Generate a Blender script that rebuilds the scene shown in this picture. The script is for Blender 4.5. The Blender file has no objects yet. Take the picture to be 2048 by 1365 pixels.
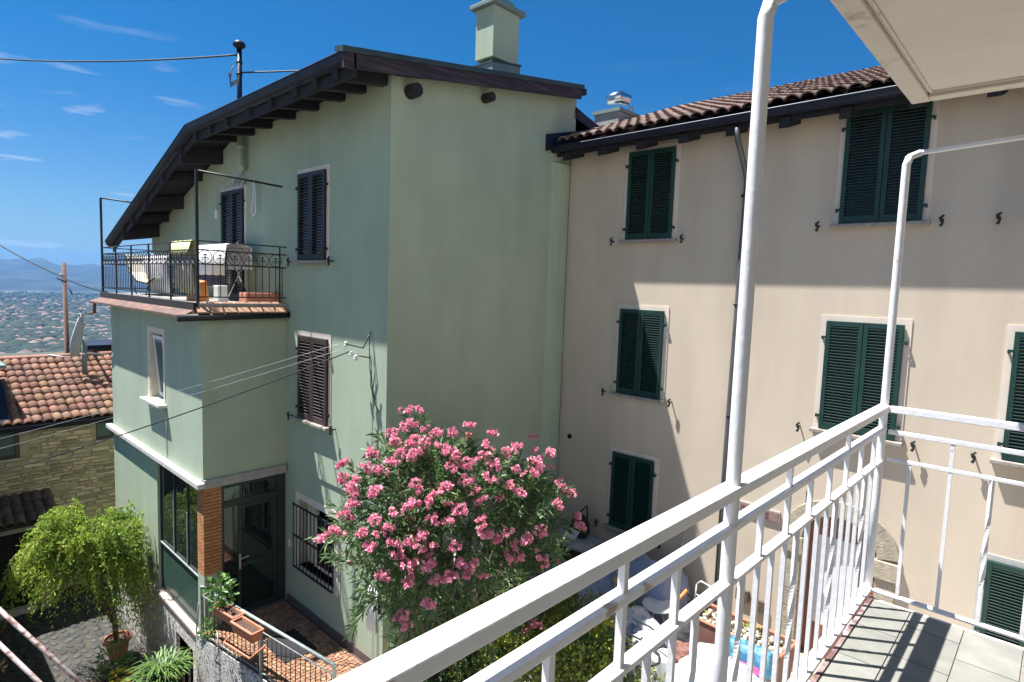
import bpy, math, random
import numpy as np
from mathutils import Vector, Matrix
R = math.radians
random.seed(7); rng = np.random.default_rng(7)
sc = bpy.context.scene
col = sc.collection

# ------------------------------------------------------------ camera, sky, sun, exposure
cam = bpy.data.cameras.new('camera'); cam.sensor_width = 36; cam.lens = 36*1195.6/2048
cam.clip_start = 0.05; cam.clip_end = 40000
co = bpy.data.objects.new('camera', cam); col.objects.link(co); sc.camera = co
yaw, pit, rol = R(42.933), R(5.130), R(1.996)
f = Vector((-math.sin(yaw)*math.cos(pit), math.cos(yaw)*math.cos(pit), -math.sin(pit)))
r0 = Vector((math.cos(yaw), math.sin(yaw), 0)); u0 = r0.cross(f)
r1 = math.cos(rol)*r0+math.sin(rol)*u0; u1 = -math.sin(rol)*r0+math.cos(rol)*u0
co.matrix_world = Matrix(((r1.x, u1.x, -f.x, 0), (r1.y, u1.y, -f.y, 0), (r1.z, u1.z, -f.z, 1.58), (0, 0, 0, 1)))

SUN = Vector((-0.36, -0.24, 1)).normalized()          # towards the sun
wd = bpy.data.worlds.new('World'); sc.world = wd; wd.use_nodes = True
nt = wd.node_tree; nt.nodes.clear()
def N(t, nt_=None, **kw):
    n = (nt_ or nt).nodes.new(t)
    for k, v in kw.items():
        if hasattr(n, k): setattr(n, k, v)
        else: n.inputs[k].default_value = v
    return n
sky = N('ShaderNodeTexSky', sky_type='NISHITA', sun_disc=False)
sky.sun_elevation = math.asin(SUN.z); sky.sun_rotation = math.atan2(SUN.x, SUN.y) % (2*math.pi)
sky.altitude = 500; sky.air_density = 1.0; sky.dust_density = 0.9; sky.ozone_density = 2.5
tc = N('ShaderNodeTexCoord')
mp = N('ShaderNodeMapping'); mp.inputs['Rotation'].default_value = (0, 0, R(-75)); mp.inputs['Scale'].default_value = (1.6, 3.5, 20)
nz = N('ShaderNodeTexNoise'); nz.inputs['Scale'].default_value = 2.1; nz.inputs['Detail'].default_value = 6; nz.inputs['Distortion'].default_value = .35
cr = N('ShaderNodeValToRGB'); cr.color_ramp.elements[0].position = .61; cr.color_ramp.elements[1].position = .80
L = nt.links.new
L(tc.outputs['Generated'], mp.inputs['Vector']); L(mp.outputs[0], nz.inputs['Vector']); L(nz.outputs['Fac'], cr.inputs['Fac'])
tint = N('ShaderNodeMixRGB', blend_type='MULTIPLY'); tint.inputs['Fac'].default_value = 1; tint.inputs['Color2'].default_value = (.11, .58, .93, 1)
L(sky.outputs[0], tint.inputs['Color1'])
sz = N('ShaderNodeSeparateXYZ'); L(tc.outputs['Generated'], sz.inputs[0])
hr_ = N('ShaderNodeMapRange', interpolation_type='SMOOTHSTEP'); hr_.inputs['From Min'].default_value = -.02; hr_.inputs['From Max'].default_value = .34; L(sz.outputs['Z'], hr_.inputs['Value'])
tm_ = N('ShaderNodeMixRGB'); tm_.inputs['Color1'].default_value = (.52, .72, .90, 1); tm_.inputs['Color2'].default_value = (.10, .57, .93, 1); L(hr_.outputs[0], tm_.inputs['Fac']); L(tm_.outputs[0], tint.inputs['Color2'])
mx = N('ShaderNodeMixRGB'); mx.inputs['Color2'].default_value = (6.5, 7.2, 8.2, 1)
ml = N('ShaderNodeMath', operation='MULTIPLY'); ml.inputs[1].default_value = .8
sx = N('ShaderNodeSeparateXYZ'); L(tc.outputs['Generated'], sx.inputs[0])
hm_ = N('ShaderNodeMapRange'); hm_.inputs['From Min'].default_value = .16; hm_.inputs['From Max'].default_value = .42; hm_.inputs['To Min'].default_value = 1; hm_.inputs['To Max'].default_value = .12
L(sx.outputs['Z'], hm_.inputs['Value']); mh = N('ShaderNodeMath', operation='MULTIPLY'); L(cr.outputs['Color'], mh.inputs[0]); L(hm_.outputs[0], mh.inputs[1])
dt_ = N('ShaderNodeVectorMath', operation='DOT_PRODUCT'); dt_.inputs[1].default_value = (-.985, .17, .05); L(tc.outputs['Generated'], dt_.inputs[0])
ha = N('ShaderNodeMapRange'); ha.inputs['From Min'].default_value = .945; ha.inputs['From Max'].default_value = .985; ha.inputs['To Min'].default_value = .07; L(dt_.outputs['Value'], ha.inputs['Value'])
mi = N('ShaderNodeMath', operation='MULTIPLY'); L(mh.outputs[0], mi.inputs[0]); L(ha.outputs[0], mi.inputs[1]); L(mi.outputs[0], ml.inputs[0]); L(ml.outputs[0], mx.inputs['Fac']); L(tint.outputs[0], mx.inputs['Color1'])
bg = N('ShaderNodeBackground'); bg.inputs['Strength'].default_value = .052
L(mx.outputs[0], bg.inputs['Color']); wo = N('ShaderNodeOutputWorld'); L(bg.outputs[0], wo.inputs['Surface'])

sl = bpy.data.lights.new('sun', 'SUN'); sl.energy = 5.0; sl.angle = R(.5); sl.color = (1, .98, .945)
so = bpy.data.objects.new('sun', sl); col.objects.link(so); so.rotation_euler = SUN.to_track_quat('Z', 'Y').to_euler()
so.location = (0, 0, 60)
vs = sc.view_settings; vs.view_transform = 'Standard'; vs.look = 'None'; vs.gamma = 1; vs.exposure = 1.32; vs.use_curve_mapping = False
sc.cycles.max_bounces = 8; sc.cycles.diffuse_bounces = 4; sc.cycles.transparent_max_bounces = 12; sc.cycles.volume_bounces = 1
sc.cycles.use_denoising = True
sc.cycles.sample_clamp_indirect = 6

# ------------------------------------------------------------ materials
def mat(name, c1, c2=None, rough=.8, scale=3., bump=0., bscale=60., bdist=.01, metal=0., rand=0., stain=0., stainc=None,
        island=False, translucent=0., cracks=0, spec=.5, coords='Position', stretch=(1, 1, 1), sharp=None, distort=0., detail=5):
    m = bpy.data.materials.new(name); m.use_nodes = True; t = m.node_tree; t.nodes.clear(); l = t.links.new
    out = N('ShaderNodeOutputMaterial', t); p = N('ShaderNodeBsdfPrincipled', t)
    p.inputs['Roughness'].default_value = rough; p.inputs['Metallic'].default_value = metal; p.inputs['Specular IOR Level'].default_value = spec
    g = N('ShaderNodeNewGeometry', t)
    if coords == 'Position': vec = g.outputs['Position']
    else: vec = N('ShaderNodeTexCoord', t).outputs['Object']
    mpn = N('ShaderNodeMapping', t); mpn.inputs['Scale'].default_value = stretch; l(vec, mpn.inputs['Vector']); vec2 = mpn.outputs[0]
    c1 = tuple(c1)+(1,); c2 = tuple(c2)+(1,) if c2 else tuple(x*.8 for x in c1[:3])+(1,)
    nz = N('ShaderNodeTexNoise', t); nz.inputs['Scale'].default_value = scale; nz.inputs['Detail'].default_value = detail; nz.inputs['Distortion'].default_value = distort
    l(vec2, nz.inputs['Vector'])
    rp = N('ShaderNodeValToRGB', t); a, b = sharp or (.32, .68)
    rp.color_ramp.elements[0].position = a; rp.color_ramp.elements[1].position = b
    rp.color_ramp.elements[0].color = c1; rp.color_ramp.elements[1].color = c2
    l(nz.outputs['Fac'], rp.inputs['Fac']); cc = rp.outputs['Color']
    if stain:
        mq = N('ShaderNodeMapping', t); mq.inputs['Scale'].default_value = (1.3, 1.3, .22); l(vec, mq.inputs['Vector'])
        n2 = N('ShaderNodeTexNoise', t); n2.inputs['Scale'].default_value = 1.6; n2.inputs['Detail'].default_value = 8; l(mq.outputs[0], n2.inputs['Vector'])
        r2 = N('ShaderNodeValToRGB', t); r2.color_ramp.elements[0].position = .42; r2.color_ramp.elements[1].position = .75
        l(n2.outputs['Fac'], r2.inputs['Fac'])
        mu = N('ShaderNodeMath', t, operation='MULTIPLY'); mu.inputs[1].default_value = stain; l(r2.outputs['Color'], mu.inputs[0])
        mm = N('ShaderNodeMixRGB', t); mm.inputs['Color2'].default_value = tuple(stainc or (x*.55 for x in c1[:3]))+(1,)
        l(mu.outputs[0], mm.inputs['Fac']); l(cc, mm.inputs['Color1']); cc = mm.outputs[0]
    if cracks:
        nd = N('ShaderNodeTexNoise', t); nd.inputs['Scale'].default_value = 1.1; nd.inputs['Detail'].default_value = 6; l(vec, nd.inputs['Vector'])
        av = N('ShaderNodeMixRGB', t, blend_type='LINEAR_LIGHT'); av.inputs['Fac'].default_value = .45; l(vec, av.inputs['Color1']); l(nd.outputs['Color'], av.inputs['Color2'])
        vo = N('ShaderNodeTexVoronoi', t, feature='DISTANCE_TO_EDGE'); vo.inputs['Scale'].default_value = .42; l(av.outputs[0], vo.inputs['Vector'])
        rc_ = N('ShaderNodeValToRGB', t); rc_.color_ramp.elements[0].position = .0; rc_.color_ramp.elements[1].position = .006; rc_.color_ramp.elements[0].color = (1, 1, 1, 1); rc_.color_ramp.elements[1].color = (0, 0, 0, 1); l(vo.outputs['Distance'], rc_.inputs['Fac'])
        nm = N('ShaderNodeTexNoise', t); nm.inputs['Scale'].default_value = .5; l(vec, nm.inputs['Vector'])
        gt_ = N('ShaderNodeMapRange', t); gt_.inputs['From Min'].default_value = .5; gt_.inputs['From Max'].default_value = .62; gt_.inputs['To Max'].default_value = cracks; l(nm.outputs['Fac'], gt_.inputs['Value'])
        mk = N('ShaderNodeMath', t, operation='MULTIPLY'); l(rc_.outputs[0], mk.inputs[0]); l(gt_.outputs[0], mk.inputs[1])
        mc = N('ShaderNodeMixRGB', t); mc.inputs['Color2'].default_value = tuple(x*.45 for x in c1[:3])+(1,); l(mk.outputs[0], mc.inputs['Fac']); l(cc, mc.inputs['Color1']); cc = mc.outputs[0]
        ns = N('ShaderNodeMapping', t); ns.inputs['Scale'].default_value = (9, 9, .5); l(vec, ns.inputs['Vector'])
        n5 = N('ShaderNodeTexNoise', t); n5.inputs['Scale'].default_value = 1.0; n5.inputs['Detail'].default_value = 4; l(ns.outputs[0], n5.inputs['Vector'])
        m5 = N('ShaderNodeMapRange', t); m5.inputs['From Min'].default_value = .55; m5.inputs['From Max'].default_value = .8; m5.inputs['To Max'].default_value = .10; l(n5.outputs['Fac'], m5.inputs['Value'])
        mg = N('ShaderNodeMixRGB', t); mg.inputs['Color2'].default_value = tuple(x*.7 for x in c1[:3])+(1,); l(m5.outputs[0], mg.inputs['Fac']); l(cc, mg.inputs['Color1']); cc = mg.outputs[0]
    if rand or island:
        src = g.outputs['Random Per Island'] if island else N('ShaderNodeObjectInfo', t).outputs['Random']
        mr = N('ShaderNodeMapRange', t); mr.inputs['To Min'].default_value = 1-(rand or .3); mr.inputs['To Max'].default_value = 1+(rand or .3)
        l(src, mr.inputs['Value'])
        hs = N('ShaderNodeHueSaturation', t); l(mr.outputs[0], hs.inputs['Value']); l(cc, hs.inputs['Color'])
        m3 = N('ShaderNodeMath', t, operation='MULTIPLY_ADD'); m3.inputs[1].default_value = .024; m3.inputs[2].default_value = .488
        fr = N('ShaderNodeMath', t, operation='FRACT'); m4 = N('ShaderNodeMath', t, operation='MULTIPLY'); m4.inputs[1].default_value = 7.31
        l(src, m4.inputs[0]); l(m4.outputs[0], fr.inputs[0]); l(fr.outputs[0], m3.inputs[0]); l(m3.outputs[0], hs.inputs['Hue'])
        cc = hs.outputs[0]
    l(cc, p.inputs['Base Color'])
    if bump:
        nb = N('ShaderNodeTexNoise', t); nb.inputs['Scale'].default_value = bscale; nb.inputs['Detail'].default_value = 6; nb.inputs['Distortion'].default_value = distort
        l(vec2, nb.inputs['Vector'])
        bu = N('ShaderNodeBump', t); bu.inputs['Strength'].default_value = bump; bu.inputs['Distance'].default_value = bdist
        l(nb.outputs['Fac'], bu.inputs['Height']); l(bu.outputs[0], p.inputs['Normal'])
    if translucent:
        tr = N('ShaderNodeBsdfTranslucent', t); l(cc, tr.inputs['Color']); ms = N('ShaderNodeMixShader', t); ms.inputs[0].default_value = translucent
        l(p.outputs[0], ms.inputs[1]); l(tr.outputs[0], ms.inputs[2]); l(ms.outputs[0], out.inputs['Surface'])
    else: l(p.outputs[0], out.inputs['Surface'])
    return m
def glass(name, tintc, rough=.03, alpha=.45):
    m = bpy.data.materials.new(name); m.use_nodes = True; t = m.node_tree; t.nodes.clear(); l = t.links.new
    out = N('ShaderNodeOutputMaterial', t); gl = N('ShaderNodeBsdfGlossy', t); gl.inputs['Roughness'].default_value = rough
    tr = N('ShaderNodeBsdfTransparent', t); tr.inputs['Color'].default_value = tuple(tintc)+(1,)
    fr = N('ShaderNodeFresnel', t); fr.inputs['IOR'].default_value = 2.1
    ms = N('ShaderNodeMixShader', t); l(fr.outputs[0], ms.inputs[0]); l(tr.outputs[0], ms.inputs[1]); l(gl.outputs[0], ms.inputs[2])
    df = N('ShaderNodeBsdfDiffuse', t); df.inputs['Color'].default_value = (tintc[0]*.25, tintc[1]*.3, tintc[2]*.28, 1)
    m2 = N('ShaderNodeMixShader', t); m2.inputs[0].default_value = alpha; l(ms.outputs[0], m2.inputs[1]); l(df.outputs[0], m2.inputs[2])
    l(m2.outputs[0], out.inputs['Surface']); return m
def swirl(name, c1, c2, scale=9, dist=.03):
    """worm-like relief of a sprayed cement render"""
    m = bpy.data.materials.new(name); m.use_nodes = True; t = m.node_tree; t.nodes.clear(); l = t.links.new
    out = N('ShaderNodeOutputMaterial', t); p = N('ShaderNodeBsdfPrincipled', t); p.inputs['Roughness'].default_value = .95
    g = N('ShaderNodeNewGeometry', t); nz = N('ShaderNodeTexNoise', t); nz.inputs['Scale'].default_value = scale; nz.inputs['Detail'].default_value = 1.2; nz.inputs['Distortion'].default_value = 2.6
    l(g.outputs['Position'], nz.inputs['Vector'])
    s = N('ShaderNodeMath', t, operation='MULTIPLY'); s.inputs[1].default_value = 4.2; l(nz.outputs['Fac'], s.inputs[0])
    fr = N('ShaderNodeMath', t, operation='PINGPONG'); fr.inputs[1].default_value = .5; l(s.outputs[0], fr.inputs[0])
    rp = N('ShaderNodeValToRGB', t); rp.color_ramp.elements[0].position = .05; rp.color_ramp.elements[1].position = .17
    rp.color_ramp.elements[0].color = tuple(c2)+(1,); rp.color_ramp.elements[1].color = tuple(c1)+(1,)
    l(fr.outputs[0], rp.inputs['Fac'])
    n2 = N('ShaderNodeTexNoise', t); n2.inputs['Scale'].default_value = 1.5; n2.inputs['Detail'].default_value = 6; l(g.outputs['Position'], n2.inputs['Vector'])
    mm = N('ShaderNodeMixRGB', t, blend_type='MULTIPLY'); mm.inputs['Fac'].default_value = .25; l(rp.outputs[0], mm.inputs['Color1']); l(n2.outputs['Fac'], mm.inputs['Color2'])
    l(mm.outputs[0], p.inputs['Base Color'])
    bu = N('ShaderNodeBump', t); bu.inputs['Strength'].default_value = .9; bu.inputs['Distance'].default_value = dist; l(rp.outputs[0], bu.inputs['Height']); l(bu.outputs[0], p.inputs['Normal'])
    l(p.outputs[0], out.inputs['Surface']); return m

M = {}
M['green'] = mat('green_plaster', (.385, .455, .335), (.34, .405, .30), .92, 1.2, .55, 70, .008, stain=.55, stainc=(.29, .34, .235), cracks=.06)
M['tan'] = mat('tan_plaster', (.60, .505, .40), (.55, .465, .365), .92, 1.0, .32, 60, .007, stain=.5, stainc=(.46, .37, .285), cracks=.06)
M['trim'] = mat('pale_trim', (.72, .63, .54), (.66, .575, .49), .85, 4, .3, 80, .003, stain=.25)
M['trimgrey'] = mat('grey_trim', (.50, .50, .47), (.43, .43, .40), .9, 4, .3, 80, .003, stain=.3)
M['sill'] = mat('stone_sill', (.36, .32, .28), (.24, .21, .18), .85, 14, .5, 60, .006)
M['sillwhite'] = mat('marble_sill', (.60, .57, .53), (.46, .44, .41), .7, 9, .3, 60, .004)
M['shutgreen'] = mat('green_shutter_paint', (.005, .034, .027), (.007, .042, .033), .5, 3, .2, 50, .002)
M['shutbrown'] = mat('brown_shutter_paint', (.055, .034, .034), (.035, .023, .026), .5, 8, .2, 50, .002, stain=.4, stainc=(.10, .07, .06))
M['shutnavy'] = mat('dark_shutter_paint', (.013, .012, .018), (.020, .018, .024), .5, 6, .2, 50, .002)
M['iron'] = mat('black_iron', (.016, .016, .018), (.03, .028, .028), .5, 20, .2, 80, .002, metal=.3)
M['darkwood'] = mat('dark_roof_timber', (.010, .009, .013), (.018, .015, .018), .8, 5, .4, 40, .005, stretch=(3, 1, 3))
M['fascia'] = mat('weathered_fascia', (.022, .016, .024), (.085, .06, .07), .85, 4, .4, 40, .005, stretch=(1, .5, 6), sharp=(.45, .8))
M['gutter'] = mat('dark_sheet_metal_gutter', (.010, .013, .028), (.020, .023, .040), .5, 4, .15, 30, .003, metal=.4)
M['copper'] = mat('verdigris_sheet_metal', (.03, .05, .055), (.05, .075, .072), .6, 3, .2, 30, .003, metal=.3)
M['flash'] = mat('grey_green_flashing', (.20, .26, .24), (.16, .21, .19), .55, 3, .3, 20, .006, metal=.2)
M['void'] = mat('dark_window_glass', (.01, .011, .012), (.015, .016, .017), .2, 2)
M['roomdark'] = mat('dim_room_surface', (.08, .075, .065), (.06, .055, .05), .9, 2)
M['tile'] = mat('clay_roof_tile', (.31, .145, .09), (.20, .105, .07), .85, 5, .5, 30, .006, rand=.34, stain=.5, stainc=(.30, .22, .17))
M['tiledark'] = mat('weathered_clay_tile', (.15, .095, .08), (.09, .065, .06), .9, 6, .5, 30, .006, rand=.3, stain=.4, stainc=(.07, .06, .05))
M['tilebrown'] = mat('brown_weathered_tile', (.24, .15, .12), (.17, .11, .09), .85, 5, .5, 30, .006, rand=.25, stain=.4, stainc=(.12, .10, .09))
M['tilebed'] = mat('roof_bedding', (.05, .035, .028), (.03, .022, .02), .95, 6)
M['stone'] = mat('rubble_stone', (.64, .53, .36), (.50, .40, .26), .95, 5, .8, 22, .012, rand=.36, stain=.3)
M['mortar'] = mat('rough_mortar', (.50, .43, .29), (.38, .32, .21), .98, 7, .8, 16, .02)
M['cobble'] = mat('river_cobble', (.055, .057, .054), (.03, .032, .03), .8, 7, .5, 30, .006, rand=.35)  # colour lowered to stand in for shade missing on the courtyard
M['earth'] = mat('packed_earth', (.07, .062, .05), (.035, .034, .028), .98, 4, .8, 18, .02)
M['swirl'] = swirl('worm_textured_render', (.74, .71, .66), (.10, .095, .09), 5.5, .03)
M['pinksill'] = mat('pinkish_stone', (.52, .40, .34), (.44, .34, .29), .85, 6, .3, 60, .004)
M['brick'] = mat('orange_brick', (.46, .215, .085), (.38, .165, .065), .9, 12, .6, 40, .006, rand=.12)
M['mortarbrick'] = mat('dark_brick_mortar', (.16, .10, .06), (.10, .07, .05), .95, 20, .4, 60)
M['frameblack'] = mat('dark_aluminium_frame', (.035, .05, .05), (.028, .04, .042), .4, 6, metal=.3)
M['frameedge'] = mat('bare_aluminium_edge', (.55, .58, .58), (.48, .5, .5), .4, 8, metal=.5)
M['glassgreen'] = glass('greenish_pane', (.50, .66, .58), .02, .10)
M['glassdoor'] = glass('door_pane', (.55, .62, .58), .02, .06)
M['glassmilky'] = glass('dusty_green_pane', (.30, .48, .42), .12, .5)
M['glassblue'] = glass('pale_window_pane', (.5, .62, .68), .03, .75)
M['whitepaint'] = mat('white_gloss_paint', (.77, .77, .78), (.42, .30, .24), .45, 7, .45, 34, .004, sharp=(.70, .74), stain=.3, stainc=(.50, .47, .45))
M['whitetwist'] = mat('white_paint_rail', (.78, .77, .78), (.42, .29, .23), .45, 11, .45, 30, .004, sharp=(.69, .73), stain=.2, stainc=(.6, .57, .55))
M['rustpaint'] = mat('rusty_edge_paint', (.13, .07, .068), (.40, .33, .31), .7, 9, .5, 40, .004, sharp=(.4, .62))
M['slabunder'] = mat('white_slab_paint', (.66, .61, .54), (.61, .56, .49), .9, 2, .35, 50, .004, stain=.22, stainc=(.5, .47, .41))
M['slabedge'] = mat('flaking_slab_edge', (.60, .55, .48), (.34, .26, .22), .9, 10, .5, 30, .006, sharp=(.6, .8))
M['floortile'] = mat('grey_stone_tile', (.235, .232, .205), (.18, .178, .16), .75, 9, .35, 60, .003, rand=.09, stain=.2, stainc=(.33, .28, .25))
M['grout'] = mat('reddish_grout', (.27, .20, .17), (.2, .16, .14), .95, 20)
M['deck'] = mat('rusty_deck_flashing', (.20, .10, .07), (.10, .06, .05), .75, 6, .4, 30, .005, sharp=(.4, .6))
M['terratile'] = mat('terracotta_tile', (.42, .24, .16), (.34, .18, .12), .85, 10, .4, 40, .004, rand=.15)
M['terracotta'] = mat('terracotta_pot', (.50, .20, .115), (.42, .165, .10), .8, 8, .3, 40, .003)
M['terracottadark'] = mat('brown_planter_plastic', (.22, .10, .075), (.17, .08, .06), .7, 5, .2, 40, .003)
M['soil'] = mat('potting_soil', (.12, .07, .045), (.06, .04, .03), .98, 20, .9, 40, .02)
M['mosaic'] = mat('crazy_paving_stone', (.36, .20, .115), (.25, .13, .075), .85, 6, .4, 40, .005, island=True, rand=.3)
M['mosaicgrout'] = mat('dark_paving_joint', (.10, .065, .05), (.07, .05, .04), .95, 10)
M['skirting'] = mat('dark_skirting', (.13, .09, .085), (.10, .07, .07), .7, 8)
M['leafol'] = mat('oleander_leaf', (.145, .23, .08), (.06, .125, .045), .45, 2.2, island=True, rand=.4, translucent=.3)
M['petal'] = mat('pink_petal', (.93, .46, .57), (.85, .31, .46), .6, 14, island=True, rand=.22, translucent=.3)
M['leaffeather'] = mat('yellow_green_leaflet', (.38, .48, .07), (.17, .28, .04), .55, 2.0, island=True, rand=.35, translucent=.45)
M['leafhedge'] = mat('yellow_green_hedge_leaf', (.34, .36, .045), (.11, .18, .03), .5, 3.0, island=True, rand=.5, translucent=.3)
M['leafyellow'] = mat('yellow_leaf', (.62, .52, .04), (.45, .42, .04), .5, 5, island=True, rand=.3, translucent=.3)
M['leafpot'] = mat('fresh_green_leaf', (.14, .28, .06), (.08, .18, .04), .45, 5, island=True, rand=.35, translucent=.3)
M['leafgrass'] = mat('blade_leaf', (.14, .24, .05), (.08, .16, .035), .5, 5, island=True, rand=.4, translucent=.3)
M['bark'] = mat('grey_brown_bark', (.17, .12, .085), (.09, .065, .05), .95, 9, .7, 25, .01, stretch=(1, 1, .3))
M['cable'] = mat('black_cable', (.012, .012, .014), (.02, .02, .022), .6, 5)
M['wirelight'] = mat('grey_wire', (.42, .44, .46), (.36, .38, .4), .5, 5, metal=.4)
M['steel'] = mat('polished_steel', (.62, .62, .64), (.5, .5, .52), .22, 6, .1, 20, .004, metal=1)
M['pole'] = mat('brown_wood_pole', (.20, .115, .085), (.13, .08, .065), .85, 6, .4, 30, .005, stretch=(1, 1, .2))
M['clothwhite'] = mat('white_cotton', (.74, .72, .72), (.66, .64, .66), .95, 6, .3, 40, .004)
M['clothcream'] = mat('cream_cotton', (.72, .66, .52), (.60, .53, .42), .95, 6, .3, 40, .004)
M['clothlime'] = mat('pale_lime_towel', (.62, .66, .30), (.52, .56, .25), .95, 6, .3, 60, .004)
M['clothpurple'] = mat('dark_violet_cloth', (.06, .05, .10), (.04, .035, .07), .95, 6, .3, 40, .004)
M['clothblue'] = mat('blue_canvas', (.16, .28, .52), (.11, .20, .42), .9, 4, .3, 60, .004)
M['tarp'] = mat('grey_blue_tarpaulin', (.30, .35, .48), (.24, .28, .40), .6, 3, .6, 8, .03)
M['tarpwhite'] = mat('pale_blue_plastic_sheet', (.62, .70, .80), (.56, .64, .76), .45, 3, .4, 9, .02)
M['plasticwhite'] = mat('white_plastic', (.74, .74, .72), (.66, .66, .64), .4, 6, .1)
M['orange'] = mat('orange_plastic', (.70, .24, .04), (.55, .20, .05), .6, 9)
M['yellow'] = mat('yellow_plastic', (.75, .60, .04), (.62, .48, .04), .6, 7)
M['red'] = mat('red_fabric', (.42, .06, .045), (.32, .04, .035), .85, 7)
M['bagblue'] = mat('printed_blue_plastic', (.04, .16, .26), (.13, .32, .42), .35, 11, .5, 10, .02, sharp=(.45, .55))
M['pinkprint'] = mat('pink_print', (.70, .10, .28), (.60, .08, .22), .4, 7)
M['blackcloth'] = mat('black_cloth', (.02, .02, .024), (.035, .033, .035), .9, 8, .5, 20, .01)
M['pebble'] = mat('white_pebble', (.52, .48, .40), (.40, .37, .28), .7, 9, .3, 30, .004, rand=.18)
M['doorwood'] = mat('reddish_door_wood', (.27, .105, .065), (.20, .075, .05), .55, 5, .3, 30, .004, stretch=(6, 6, .5))
M['stonearch'] = mat('chiselled_arch_stone', (.44, .38, .28), (.30, .265, .20), .95, 12, .9, 45, .012, rand=.10)
M['plaque'] = mat('terracotta_plaque', (.30, .19, .17), (.24, .15, .14), .8, 12, .3, 40, .003)
M['plaquelet'] = mat('plaque_letter_dark', (.10, .045, .045), (.08, .04, .04), .7, 12)
M['plaqueframe'] = mat('plaque_edge', (.42, .37, .33), (.34, .30, .27), .8, 12)
M['handle'] = mat('pale_metal_handle', (.62, .58, .5), (.55, .5, .44), .35, 6, metal=.6)
M['concrete'] = mat('grey_concrete', (.36, .35, .33), (.28, .27, .25), .92, 5, .5, 40, .006, stain=.3)
M['dish'] = mat('pale_grey_cover', (.45, .47, .46), (.36, .38, .38), .8, 5, .3, 30)
M['hill'] = mat('wooded_hill', (.008, .018, .020), (.032, .048, .042), .98, .0035, detail=10, sharp=(.4, .62))
M['valley'] = mat('valley_ground', (.04, .055, .04), (.13, .115, .09), .98, .012, detail=9, sharp=(.4, .68))
M['wood'] = mat('distant_tree_crowns', (.02, .036, .024), (.035, .05, .03), .98, .02, island=True, rand=.3)
M['townwall'] = mat('town_house_wall', (.55, .48, .40), (.62, .58, .52), .9, .02, rand=.3)
M['townroof'] = mat('town_house_roof', (.22, .14, .105), (.17, .11, .09), .9, .02, rand=.3)
M['whitewall'] = mat('white_house_plaster', (.86, .76, .60), (.80, .70, .55), .92, 1.2, .4, 70, .006, stain=.2)
M['ochre'] = mat('brown_painted_metal', (.13, .085, .06), (.10, .07, .05), .7, 6)

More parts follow.
